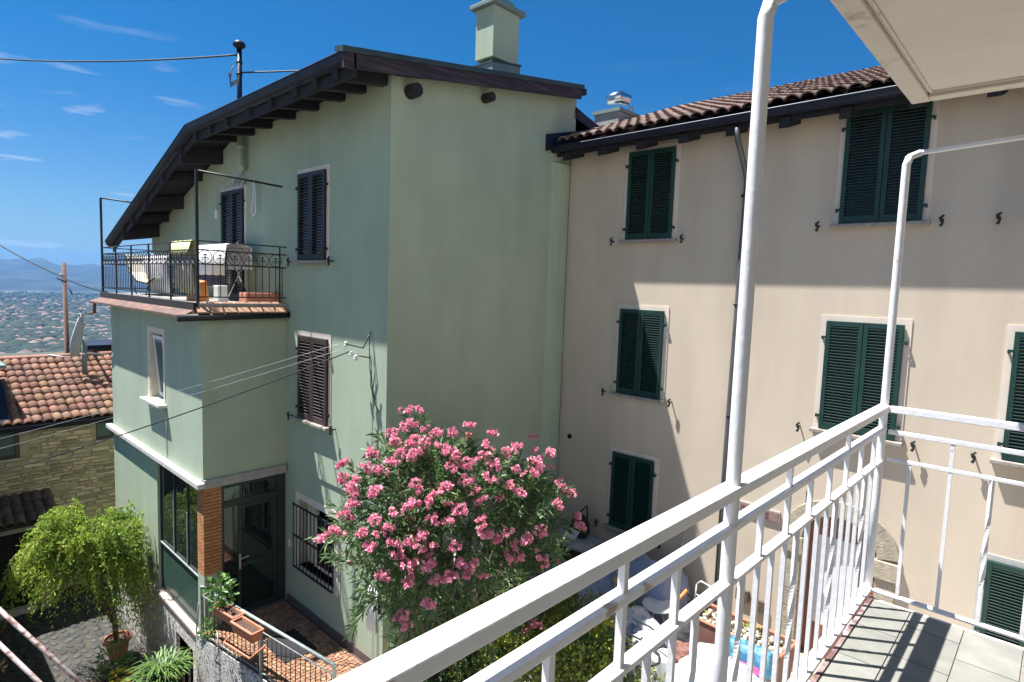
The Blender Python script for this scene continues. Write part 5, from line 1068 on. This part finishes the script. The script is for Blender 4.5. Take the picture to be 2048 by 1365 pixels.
for i in range(6):
    parts = []; nb = 9+i
    for k in range(nb):
        d = rng.normal(size=3); d[2] = abs(d[2])*.5; d /= np.linalg.norm(d); c = d*rng.uniform(.02, .075)*np.array([1, 1, .9]); n = 10
        a = np.arange(n)*2*math.pi/5+rng.uniform(0, 1); u = nrm(np.cross(d, [.3, .5, .8])[None])[0]; w_ = np.cross(d, u)
        D = np.cos(a)[:, None]*u+np.sin(a)[:, None]*w_+d*np.where(np.arange(n) < 5, .35, 1.2)[:, None]+rng.normal(size=(n, 3))*.15
        parts.append(leaves(np.repeat(c[None], n, 0), D, rng.uniform(.026, .044, n), rng.uniform(.024, .038, n), .3))
    V, F = merge(parts); blo.append(npmesh('blossom', V, F, M['petal']))
for k, q in enumerate(FL):
    put('blossom', blo[k % 6], OL, q, (random.uniform(-.6, .6), random.uniform(-.6, .6), random.uniform(0, 6.28)), (random.uniform(.9, 1.4), random.uniform(.9, 1.4), random.uniform(.95, 1.6)))
kk = 0
while kk < 60:                                      # blossoms on the sides the photograph shows less of
    d = rng.normal(size=3); d /= np.linalg.norm(d); q = OC+OR_*d*1.0
    if d[2] < -.3 or (q[0] < -7.6 and q[1] > 5.2): kk += 1; continue
    put('blossom', blo[kk % 6], OL, tuple(q), (random.uniform(-.6, .6), random.uniform(-.6, .6), random.uniform(0, 6.28)), (random.uniform(.7, 1.1),)*3); kk += 1

# feathery potted tree
FT = plant('feathery_tree', 'feathery yellow-green weeping tree growing in a clay pot on the cobbles', 'tree', (-14.95, 3.45, -7.0))
MB().tube([(-14.95, 3.45, -6.9), (-14.98, 3.40, -6.0), (-14.9, 3.2, -5.2), (-14.9, 3.0, -4.3)], [.06, .05, .045, .03], 8).build('trunk', M['bark'], FT, smooth=True)
MB().tube([(-14.97, 3.40, -6.2), (-15.1, 3.05, -5.2), (-15.3, 2.6, -4.2)], [.04, .035, .02], 8).build('limb', M['bark'], FT, smooth=True)
def potm(name, parent, c, r_, h_, m):
    b = MB().lathe([(0, .0), (r_*.62, 0), (r_*.92, h_*.86), (r_*1.04, h_*.86), (r_*1.06, h_), (r_*.93, h_), (r_*.9, h_*.88)], c, 22); o = b.build(name, m, parent, smooth=False)
    MB().lathe([(r_*.9, h_*.88), (r_*.5, h_*.9), (0, h_*.89)], c, 16).build('soil', M['soil'], o if parent else None); return o
potm('pot', FT, (-14.95, 3.45, -7.0), .26, .48, M['terracotta'])
parts = []; tw = MB(); fc = np.array([-14.62, 2.96, -4.25])
limbs = [(2*math.pi*q_/26+rng.normal()*.15, rng.uniform(.6, 1.15), rng.uniform(-.35, .45), rng.uniform(.6, 1.5)) for q_ in range(26)]
for k in range(760):
    lm = limbs[k % 26]; a = lm[0]+rng.normal()*.22; rad = math.sqrt(rng.uniform(.0, 1)); up = rng.uniform(.0, .75)
    reach = lm[1]*rng.uniform(.55, 1.0); sx, sy = 1.22, 1.26
    p0 = fc+np.array([math.cos(a)*rad*.75, math.sin(a)*rad*.75, -.55+rng.uniform(0, .7)])
    p1 = fc+np.array([math.cos(a)*sx*reach*.8, math.sin(a)*sy*reach*.8, .95*math.sqrt(max(0, 1-(reach*.72)**2))+lm[2]+rng.uniform(-.25, .12)])
    drop = lm[3]*rng.uniform(.55, 1.45)+(.6 if (math.sin(a) > .35) else 0)*rng.uniform(0, 1.6)
    p2 = fc+np.array([math.cos(a)*sx*(reach+.12), math.sin(a)*sy*(reach+.12), 0]); p2[2] = p1[2]-drop
    if p2[1] > 3.86: p2[1] = 3.86-rng.uniform(0, .1)
    if p1[1] > 3.86: p1[1] = 3.8
    n = 34; reach *= 1; t_ = np.linspace(0, 1, n)[:, None]; C = (1-t_)**2*p0+2*t_*(1-t_)*(p1+(p1-p0)*.15)+t_**2*p2
    if k % 4 == 0: tw.tube([tuple(C[i]) for i in range(0, n, 6)], .006, 4, cap=False)
    Tn = nrm(np.gradient(C, axis=0)); n2 = n*2; Pq = np.repeat(C, 2, 0)+rng.normal(size=(n2, 3))*.016
    D = np.repeat(Tn, 2, 0)*.7+rng.normal(size=(n2, 3))*.55+np.array([0, 0, -.15]); sel = rng.random(n2) < .85
    parts.append(leaves(Pq[sel], D[sel], rng.uniform(.06, .11, sel.sum()), rng.uniform(.02, .034, sel.sum()), .2))
V, F = merge(parts); put('foliage', npmesh('foliage', V, F, M['leaffeather']), FT, (0, 0, 0), kind='stuff'); tw.build('twigs', M['bark'], FT, kind='stuff')

def leafball(name, parent, c, r3, n, ln, wd, m, kind='stuff', up=.5, lo=.2):
    c = np.array(c); d = nrm(rng.normal(size=(n, 3))); rr = rng.uniform(lo, 1, (n, 1))**.5; P = c+d*rr*np.array(r3); D = d+np.array([0, 0, up])+rng.normal(size=(n, 3))*.5
    V, F = leaves(P, D, rng.uniform(ln*.7, ln*1.2, n), rng.uniform(wd*.7, wd*1.2, n), .2, .1); return put(name, npmesh(name, V, F, m), parent, (0, 0, 0), kind=kind)
def blades(name, parent, c, n, ln, wd, m, spread=.6):
    c = np.array(c); parts = []
    for k in range(n):
        a = rng.uniform(0, 2*math.pi); s_ = rng.uniform(.2, 1)*spread; d = np.array([math.cos(a)*s_, math.sin(a)*s_, 1.0]); d /= np.linalg.norm(d); L_ = ln*rng.uniform(.6, 1.1); p = c+rng.normal(size=3)*np.array([.08, .08, .02]); side = np.array([-math.sin(a), math.cos(a), 0])*wd*.5
        pts_ = [p, p+d*L_*.45, p+d*L_*.75+np.array([math.cos(a), math.sin(a), 0])*L_*.15, p+d*L_*.85+np.array([math.cos(a)*.35, math.sin(a)*.35, -.18])*L_]
        V = []; 
        for i, q in enumerate(pts_): w_ = (1, 1, .8, .1)[i]; V += [q-side*w_, q+side*w_]
        parts.append((np.array(V), np.array([[2*i, 2*i+1, 2*i+3, 2*i+2] for i in range(3)])))
    V, F = merge(parts); return put(name, npmesh(name, V, F, m), parent, (0, 0, 0), kind='stuff')
# leafy plants on the terrace rail
tp = plant('trough_plant', 'broad-leaved light green plant growing from the upper terracotta trough', 'plant', (-10.1, 3.86, -4.0)); leafball('foliage', tp, (-10.12, 3.84, -3.72), (.24, .2, .26), 110, .13, .075, M['leafpot'])
for k in range(5): Tb('stem', M['leafpot'], tp, [(-10.1, 3.86, -4.0), (-10.1+random.uniform(-.15, .15), 3.85+random.uniform(-.1, .1), -3.6)], .006, 5)
tp = plant('hanging_plant', 'small trailing green plant below the upper trough on the railing', 'plant', (-10.25, 3.74, -4.4)); leafball('foliage', tp, (-10.3, 3.70, -4.42), (.12, .1, .18), 60, .09, .05, M['leafpot'])
Tb('stem', M['wirelight'], tp, [(-9.9, 3.7, -4.3), (-9.8, 3.68, -4.6), (-10.0, 3.70, -4.85), (-9.95, 3.78, -4.95)], .012, 5)
# plants at the foot of the swirl wall
gp = plant('grassy_plant', 'dense clump of bright grassy leaves in a brown pot by the grey textured wall', 'plant', (-11.35, 3.3, -6.2))
potm('pot', gp, (-11.35, 3.3, -6.25), .33, .5, M['terracottadark']); blades('foliage', gp, (-11.35, 3.3, -5.75), 420, .62, .03, M['leafgrass'], .9)
MB().blob((-11.3, 3.35, -6.6), .62, 9, 6, .1, (1, .8, .75)).build('rubble_block', M['stone'], None); tag(bpy.data.objects['rubble_block'], 'rough stone block under the brown pot of grassy leaves', 'rock')
wp = plant('wilted_plant', 'small drooping plant with green and yellow leaves beside the clay pot', 'plant', (-13.4, 3.1, -7))
leafball('foliage', wp, (-13.45, 3.05, -6.15), (.38, .3, .28), 260, .13, .035, M['leafpot'], up=.1); leafball('yellow_leaves', wp, (-13.1, 3.05, -6.35), (.18, .15, .14), 60, .12, .05, M['leafyellow'], up=0)
potm('pot', wp, (-13.3, 3.05, -7.0), .28, .52, M['terracottadark'])
for i, (x, y, r_) in enumerate(((-12.5, 3.35, .26), (-12.2, 3.1, .22), (-12.7, 2.95, .20), (-12.35, 2.75, .24), (-12.9, 2.55, .16), (-12.0, 3.5, .2))):
    o = MB().blob((x, y, -6.8+.08*i), r_, 9, 6, .14, (1.2, .9, .7)).build('rubble_stone', M['stone']); tag(o, 'rough brown stone in the rubble heap at the foot of the textured wall', 'rock', 'rubble stones by the textured wall')
dl_ = MB(); o = None
n = 160; P = np.stack([rng.uniform(-14.3, -11.6, n), rng.uniform(1.9, 2.9, n), np.full(n, -6.96)], 1); V, F = leaves(P, rng.normal(size=(n, 3))*np.array([1, 1, .2]), .11, .06, .3); M['dryleaf'] = mat('dry_leaf', (.42, .28, .12), (.30, .18, .08), .8, 5, island=True, rand=.3)
tag(put('fallen_leaves', npmesh('fallen_leaves', V, F, M['dryleaf']), kind='stuff'), 'dry tan fallen leaves scattered on the dark cobbles', 'leaves')
lp = plant('corner_plant', 'small dark green plant with orange leaves at the far lower left', 'plant', (-11.2, 1.2, -5.5)); leafball('foliage', lp, (-11.9, 1.05, -5.6), (.22, .25, .3), 120, .12, .05, M['leafpot']); leafball('orange_leaves', lp, (-12.4, 1.12, -4.95), (.12, .14, .12), 40, .1, .05, M['dryleaf'])
# hedge below the railing
hg = plant('hedge', 'yellow-green leafy hedge seen through the white railing', 'hedge', (-5.4, 7.2, -4.3))
cs = [(-5.9, 6.9, -3.75, .75), (-5.3, 7.5, -3.75, .7), (-4.9, 7.0, -3.7, .7), (-6.1, 7.6, -3.9, .6), (-5.3, 6.3, -3.8, .8), (-4.6, 6.3, -3.8, .7), (-4.4, 7.3, -3.95, .5), (-6.0, 6.1, -3.9, .7)]
parts = []
for (x, y, z, r_) in cs:
    n = 1500; d = nrm(rng.normal(size=(n, 3))); d[:, 2] = np.abs(d[:, 2]) if False else d[:, 2]; P = np.array([x, y, z])+d*(rng.uniform(.3, 1, (n, 1))**.4)*r_*np.array([1, 1, .75]); P = P[P[:, 2] > -4.28]
    parts.append(leaves(P, nrm(P-np.array([x, y, z-.3]))+rng.normal(size=(len(P), 3))*.5, rng.uniform(.05, .085, len(P)), rng.uniform(.028, .042, len(P)), .2))
V, F = merge(parts); put('foliage', npmesh('foliage', V, F, M['leafhedge']), hg, (0, 0, 0), kind='stuff')
for i, (x, y, z) in enumerate(((-5.02, 8.35, -3.35), (-4.75, 7.15, -3.3))):
    yp = plant('yellow_plant', ('bright yellow-green sprig beside the white folding chair', 'bright yellow-green sprig at the edge of the hedge')[i], 'plant', (x, y, -4.3)); leafball('foliage', yp, (x, y, z), (.17, .17, .22), 110, .12, .045, M['leafyellow']); leafball('green_leaves', yp, (x, y, z-.2), (.2, .2, .25), 110, .12, .045, M['leafpot'])
    for k in range(4): Tb('stem', M['leafpot'], yp, [(x, y, -4.3), (x+random.uniform(-.1, .1), y+random.uniform(-.1, .1), z+.1)], .007, 5)
n = 900; P = np.stack([rng.uniform(-7.3, -5.6, n), rng.uniform(4.7, 6.9, n), np.full(n, -4.3)], 1); V, F = leaves(P, rng.normal(size=(n, 3))*.5+np.array([0, 0, 1]), .22, .05, .2, .1)
tag(put('undergrowth', npmesh('undergrowth', V, F, M['leafol']), kind='stuff'), 'dark leafy undergrowth around the oleander stems', 'undergrowth')

# ================================================================ clutter in the yard
def lump(name, lab, cat, m, c, size, jit=.05, n=14, seed=1, legs=True):
    """sheet thrown over a pile: draped height field"""
    rs = np.random.default_rng(seed); b = MB(); P = []; sx, sy, sz = size; N_ = n
    ph = rs.uniform(0, 6, 8)
    for i in range(N_+1):
        for j in range(N_+1):
            u, v = i/N_*2-1, j/N_*2-1; e = max(abs(u), abs(v)); h = 1 if e < .72 else max(0, 1-((e-.72)/.28)**1.1)
            h *= 1+.12*math.sin(3*u+ph[0])*math.cos(2.4*v+ph[1]); x = u*sx/2*(1+.03*math.sin(9*v+ph[2])); y = v*sy/2*(1+.03*math.sin(8*u+ph[3]))
            P.append((c[0]+x+rs.uniform(-jit, jit)*.4, c[1]+y+rs.uniform(-jit, jit)*.4, c[2]+max(0, h*sz+(jit*math.sin(7*u+5*v+ph[4])+jit*.6*math.sin(13*v-6*u+ph[5])+rs.uniform(-jit, jit)*.3)*min(1, h*2))))
    b.add(P, [(i*(N_+1)+j, (i+1)*(N_+1)+j, (i+1)*(N_+1)+j+1, i*(N_+1)+j+1) for i in range(N_) for j in range(N_)])
    return tag(b.build(name, m, None, smooth=True), lab, cat)
GZ = -4.3
lump('tarpaulin', 'large grey-blue tarpaulin over a pile against the tan wall, right of the low shutters', 'tarpaulin', M['tarp'], (-5.35, 9.35, GZ), (1.9, 1.15, 1.05), .05, 18, 3)
lump('tarpaulin', 'grey tarpaulin over a low pile behind the hedge and the oleander', 'tarpaulin', M['tarp'], (-6.35, 8.45, GZ), (1.9, 1.2, .75), .06, 18, 5)
lump('tarpaulin', 'small grey cloth spread under the white bags near the hedge', 'tarpaulin', M['tarp'], (-4.55, 7.95, GZ), (1.0, .9, .55), .06, 14, 8)
lump('plastic_sheet', 'bright pale blue plastic sheet over a table below the railing posts', 'sheet', M['tarpwhite'], (-2.95, 7.55, GZ), (1.5, 1.1, .92), .03, 16, 9)
lump('plastic_sheet', 'pale blue plastic sheet over a small heap by the arched doorway', 'sheet', M['tarpwhite'], (-1.75, 8.1, GZ), (1.2, 1.0, .75), .03, 16, 12)
for i, (x, y, z, s_) in enumerate(((-4.75, 8.35, -3.78, .26), (-4.45, 8.15, -3.72, .22), (-4.9, 8.0, -3.8, .20), (-4.3, 7.8, -3.75, .2))):
    o = MB().blob((x, y, z), s_, 12, 8, .2, (1.1, 1, .75)).build('plastic_bag', M['clothwhite'], None, smooth=False)
    tag(o, ('large crumpled white plastic bag behind the hedge', 'crumpled white bag next to the yellow sprig', 'small crumpled white bag at the hedge edge', 'rounded white bag nearest the railing')[i], 'bag')
bb = empty('blue_bag', (-2.75, 7.95, -3.4), 'turquoise printed plastic bag with pink lettering lying on the pale sheet', 'bag')
MB().hexa([(-3.12, 7.72, -3.42), (-2.42, 7.78, -3.42), (-2.42, 8.1, -3.38), (-3.12, 8.04, -3.38), (-3.05, 7.80, -3.12), (-2.50, 7.84, -3.14), (-2.50, 8.02, -3.12), (-3.05, 7.98, -3.08)]).build('body', M['bagblue'], bb, bevel=.05)
MB().hexa([(-3.0, 7.70, -3.36), (-2.55, 7.74, -3.38), (-2.55, 7.76, -3.38), (-3.0, 7.72, -3.36), (-2.95, 7.725, -3.29), (-2.6, 7.765, -3.31), (-2.6, 7.785, -3.31), (-2.95, 7.745, -3.29)]).build('print', M['pinkprint'], bb)
# long terracotta planter with pebbles
pl2 = empty('stone_planter', (-3.2, 8.75, GZ), 'long reddish-brown planter filled with white and yellow pebbles by the tan wall', 'planter')
b = MB(); q0 = [(-3.95, 8.55), (-2.55, 8.45), (-2.5, 9.0), (-3.9, 9.1)]
def sc_(q, s_): cx_, cy_ = sum(p[0] for p in q)/4, sum(p[1] for p in q)/4; return [(cx_+(p[0]-cx_)*s_, cy_+(p[1]-cy_)*s_) for p in q]
lo_, hi_, inn = sc_(q0, .9), q0, sc_(q0, .93)
b.add([(x, y, GZ) for x, y in lo_]+[(x, y, -3.44) for x, y in hi_]+[(x, y, -3.44) for x, y in inn]+[(x, y, -3.52) for x, y in inn], [(i, (i+1) % 4, 4+(i+1) % 4, 4+i) for i in range(4)]+[(4+i, 4+(i+1) % 4, 8+(i+1) % 4, 8+i) for i in range(4)]+[(8+i, 8+(i+1) % 4, 12+(i+1) % 4, 12+i) for i in range(4)]+[(12, 13, 14, 15)])
b.build('body', M['terracottadark'], pl2)
rm_ = MB()
for i in range(4): rm_.tube([(hi_[i][0], hi_[i][1], -3.43), (hi_[(i+1) % 4][0], hi_[(i+1) % 4][1], -3.43)], .022, 6)
rm_.build('rim', M['terracotta'], pl2)
pbm = [MB().blob((0, 0, 0), 1, 7, 5, .12).mesh('pebble', M['pebble'], smooth=True) for _ in range(3)]
pk = 0
for i in range(13):
    for j in range(5):
        x, y = -3.78+i*.098+random.uniform(-.02, .02), 8.60+j*.09-i*.006+random.uniform(-.02, .02)
        put('pebble', pbm[pk % 3], pl2, (x, y, -3.47+random.uniform(-.01, .02)), (0, 0, random.uniform(0, 3)), (random.uniform(.035, .06), random.uniform(.028, .045), .035)); pk += 1
sl_ = plant('sprouting_leaves', 'small yellow-green leaves sprouting between the pebbles of the planter', 'plant', (-3.2, 8.8, -3.5)); leafball('foliage', sl_, (-3.2, 8.8, -3.45), (.6, .2, .06), 90, .08, .035, M['leafhedge'])
o = empty('orange_trowel', (-4.35, 9.0, -3.6), 'orange handle sticking up left of the pebble planter', 'tool'); Tb('handle', M['orange'], o, [(-4.5, 8.9, -3.75), (-4.28, 9.1, -3.35)], .03, 8)
# white folding chairs and table
def chair(lab, c, an):
    o = empty('white_chair', (0, 0, 0)); tag(o, lab, 'chair', 'white metal chairs in the yard')
    MB().lathe([(0, .44), (.2, .44), (.21, .455), (.2, .47), (0, .47)], (0, 0, 0), 18).build('seat', M['plasticwhite'], o, smooth=False)
    for (x, y) in ((-.15, -.15), (.15, -.15)): Tb('leg', M['plasticwhite'], o, [(x*1.2, y*1.2, 0), (x, y, .45)], .012, 6)
    for x in (-.17, .17): Tb('leg', M['plasticwhite'], o, [(x*1.1, .2, 0), (x, .17, .45), (x, .22, .85)], .012, 6)
    Tb('backrest', M['plasticwhite'], o, [(-.17, .22, .85), (-.1, .24, .93), (.1, .24, .93), (.17, .22, .85)], .014, 6); Tb('back_rail', M['plasticwhite'], o, [(-.17, .2, .68), (.17, .2, .68)], .010, 6)
    o.location = c; o.rotation_euler = (0, 0, an); return o
chair('round-seated white metal chair beside the yellow sprig', (-4.95, 9.05, GZ), .5)
chair('white metal chair with a curved back near the tan wall and downpipe', (-4.25, 9.35, GZ), -.3)
tb = empty('white_table', (-4.55, 8.7, GZ), 'small round white table between the two metal chairs', 'table'); MB().lathe([(0, .68), (.26, .68), (.27, .695), (.26, .71), (0, .71)], (-4.6, 8.75, GZ), 20).build('top', M['plasticwhite'], tb)
for k in range(3): a = k*2.1; Tb('leg', M['plasticwhite'], tb, [(-4.6+.25*math.cos(a), 8.75+.25*math.sin(a), GZ), (-4.6+.05*math.cos(a), 8.75+.05*math.sin(a), GZ+.68)], .012, 6)
# board leaning on the wall
lb = MB().hexa([(-5.02, 9.72, GZ), (-4.98, 9.70, GZ), (-4.98, 9.74, GZ), (-5.02, 9.76, GZ), (-4.78, 9.94, -2.55), (-4.75, 9.93, -2.55), (-4.75, 9.97, -2.55), (-4.78, 9.98, -2.55)]).build('leaning_stick', M['trimgrey']); tag(lb, 'tall thin pale stick leaning against the tan wall right of the low shutters', 'stick')
# dark heap beside the low window
kh = empty('black_handbag', (-6.95, 9.6, -3.3), 'black bag with a pale folded paper hanging left of the low shutters', 'bag')
MB().blob((-6.95, 9.7, -3.25), .24, 12, 8, .08, (1, .5, 1.15)).build('body', M['blackcloth'], kh); Tb('strap', M['blackcloth'], kh, [(-7.1, 9.72, -3.1), (-6.9, 9.85, -2.82), (-6.78, 9.72, -3.15)], .02, 6); MB().hexa([(-7.15, 9.45, -3.42), (-6.85, 9.40, -3.42), (-6.85, 9.42, -3.42), (-7.15, 9.47, -3.42), (-7.1, 9.52, -3.25), (-6.8, 9.47, -3.25), (-6.8, 9.49, -3.25), (-7.1, 9.54, -3.25)]).build('folded_paper', M['clothwhite'], kh)
cb = empty('cabinet', (-6.9, 9.4, GZ), 'old grey-brown cabinet under the black bag, behind the oleander', 'cabinet'); Bx('body', M['ochre'], cb, -7.5, 9.25, GZ, -6.55, 9.9, -3.5, bevel=.01); Bx('top', M['trimgrey'], cb, -7.55, 9.2, -3.5, -6.5, 9.92, -3.46); 
for k in range(2): Bx('drawer', M['darkwood'], cb, -7.45+.46*k, 9.235, -4.1, -7.03+.46*k, 9.25, -3.6)
stk = ((-7.1, 8.75, .30, M['blackcloth'], 'dark cloth bundle in the heap left of the grey tarpaulin'), (-5.85, 8.98, .22, M['clothpurple'], 'dark violet bundle between the two tarpaulins'), (-5.55, 8.6, .17, M['orange'], 'orange and brown crumpled wrapper between the tarpaulins'), (-5.2, 8.55, .14, M['clothwhite'], 'small white crumpled cloth beside the orange wrapper'), (-4.05, 8.6, .26, M['blackcloth'], 'black sack left of the pebble planter'), (-3.9, 8.2, .2, M['terracottadark'], 'dark red bucket-shaped bundle in front of the planter'))
for x, y, s_, m, lab in stk:
    o = MB().blob((x, y, GZ+s_*.8+.25), s_, 11, 8, .2, (1.1, 1, .9)).build('cloth_bundle', m); tag(o, lab, 'bundle')
bk = empty('bucket', (-3.95, 7.7, GZ), 'round white lidded bucket among tangled hoses below the railing', 'bucket'); MB().lathe([(0, 0), (.14, 0), (.18, .5), (.19, .5), (.19, .54), (0, .56)], (-3.95, 7.7, GZ+.05), 18).build('body', M['plasticwhite'], bk)
Tb('hose', M['cable'], None, [(-4.2+.3*math.cos(t_*.7)*(1+.1*t_/6), 7.45+.22*math.sin(t_*.7), GZ+.35+.03*t_) for t_ in range(22)], .018, 6); tag(bpy.data.objects['hose'], 'coiled dark garden hose beside the white bucket', 'hose')
Tb('orange_hook', M['terracotta'], None, [(-4.35, 7.3, GZ), (-4.35, 7.3, GZ+.55), (-4.28, 7.32, GZ+.66), (-4.2, 7.35, GZ+.58)], .03, 8); tag(bpy.data.objects['orange_hook'], 'orange hooked handle sticking up beside the white bucket', 'tool')
ybm = MB().tube([(-2.35, 8.9, -3.95), (-1.9, 8.72, -3.92)], .035, 6); o = ybm.build('yellow_strap', M['yellow']); tag(o, 'yellow strap on the ground beside the arched doorway', 'strap')
o = MB().blob((-2.35, 7.75, -3.5), .14, 9, 6, .2, (1.3, 1, .5)).build('yellow_cloth', M['yellow']); tag(o, 'yellow cloth at the right end of the blue bag', 'cloth')
o = sheet('hanging_laundry', [(5.05, -3.05), (5.02, -3.3), (5.04, -3.75)], -7.55, -7.28, M['clothwhite'], amp=.03, freq=7); tag(o, 'white laundry hanging against the dark wall left of the oleander stems', 'laundry')

# added block with a roof, unseen just left of the view, put there to shade the cobbles
sh = empty('shade_block', (-16.5, 0, -7), 'added unseen roofed block that shades the cobbled courtyard, left of the stone house gate', 'shed')
Bx('wall', M['mortar'], sh, -19.8, -4, -7.0, -13.4, 1.16, -2.75)
MB().hexa([(-20, -4.3, -3.0), (-13.1, -4.3, -3.0), (-13.1, 1.27, -2.72), (-20, 1.27, -2.72), (-20, -4.3, -2.9), (-13.1, -4.3, -2.9), (-13.1, 1.27, -2.64), (-20, 1.27, -2.64)]).build('roof', M['tiledark'], sh)

# pots and odds and ends along the tan wall and under the railing
pdat = ((-4.55, 9.62, .15, .26, 'terracotta', 'clay pot with a small green plant under the leaning stick'), (-5.0, 9.0, .13, .22, 'plasticwhite', 'white plastic pot holding a sprig beside the tarpaulin'),
        (-3.55, 9.55, .16, .28, 'terracotta', 'clay pot between the planter and the tan wall'), (-4.7, 7.5, .15, .25, 'terracottadark', 'dark brown pot at the hedge corner'),
        (-3.6, 7.35, .17, .30, 'terracotta', 'large clay pot nearest the white bucket'), (-4.3, 8.25, .12, .2, 'terracottadark', 'small brown pot beside the crumpled bags'))
for i, (x, y, r_, h_, mk_, lab) in enumerate(pdat):
    o = empty('potted_plant', (x, y, GZ), lab, 'potted plant'); potm('pot', o, (x, y, GZ), r_, h_, M[mk_])
    leafball('foliage', o, (x, y, GZ+h_+.12), (r_*1.1, r_*1.1, .16), 90, .11, .035, M['leafpot'] if i % 2 else M['leafhedge'])
cr_ = empty('plastic_crate', (-4.6, 8.05, GZ), 'dark crate of folded cloths under the white bags', 'crate')
for z in (GZ, GZ+.12, GZ+.24):
    b = MB(); b.box(-4.95, 7.6, z, -4.25, 7.64, z+.07); b.box(-4.95, 8.06, z, -4.25, 8.1, z+.07); b.box(-4.95, 7.64, z, -4.91, 8.06, z+.07); b.box(-4.29, 7.64, z, -4.25, 8.06, z+.07); b.build('side_band', M['terracottadark'], cr_)
for k, (m_, w_) in enumerate((('clothwhite', .28), ('clothblue', .26), ('clothcream', .3), ('clothwhite', .24))):
    o = MB().box(-4.85+.06*k, 7.72, GZ+.06+.07*k, -4.85+.06*k+w_, 8.0, GZ+.12+.07*k, j=.012).build('folded_cloth', M[m_], bevel=.02)
    tag(o, ('white folded cloth at the bottom of the dark crate', 'blue folded cloth second from the bottom in the crate', 'cream folded cloth third in the crate pile', 'white folded cloth on top of the crate pile')[k], 'cloth')
fr_ = empty('folding_chair', (-4.75, 9.3, GZ), 'folded white tubular chair leaning beside the round-seated chair', 'chair')
for x in (-4.85, -4.75, -4.65): Tb('tube', M['plasticwhite'], fr_, [(x, 9.2, GZ), (x+.02, 9.45, GZ+.95)], .012, 6)
for z in (.3, .62, .9): Tb('tube', M['plasticwhite'], fr_, [(-4.85, 9.2+.26*z, GZ+z), (-4.63, 9.2+.26*z, GZ+z)], .010, 6)
mat_ = Bx('doormat', M['darkwood'], None, -10.1, 4.55, -4.935, -9.25, 5.15, -4.918); tag(mat_, 'dark doormat on the terrace paving in front of the glass door', 'mat')
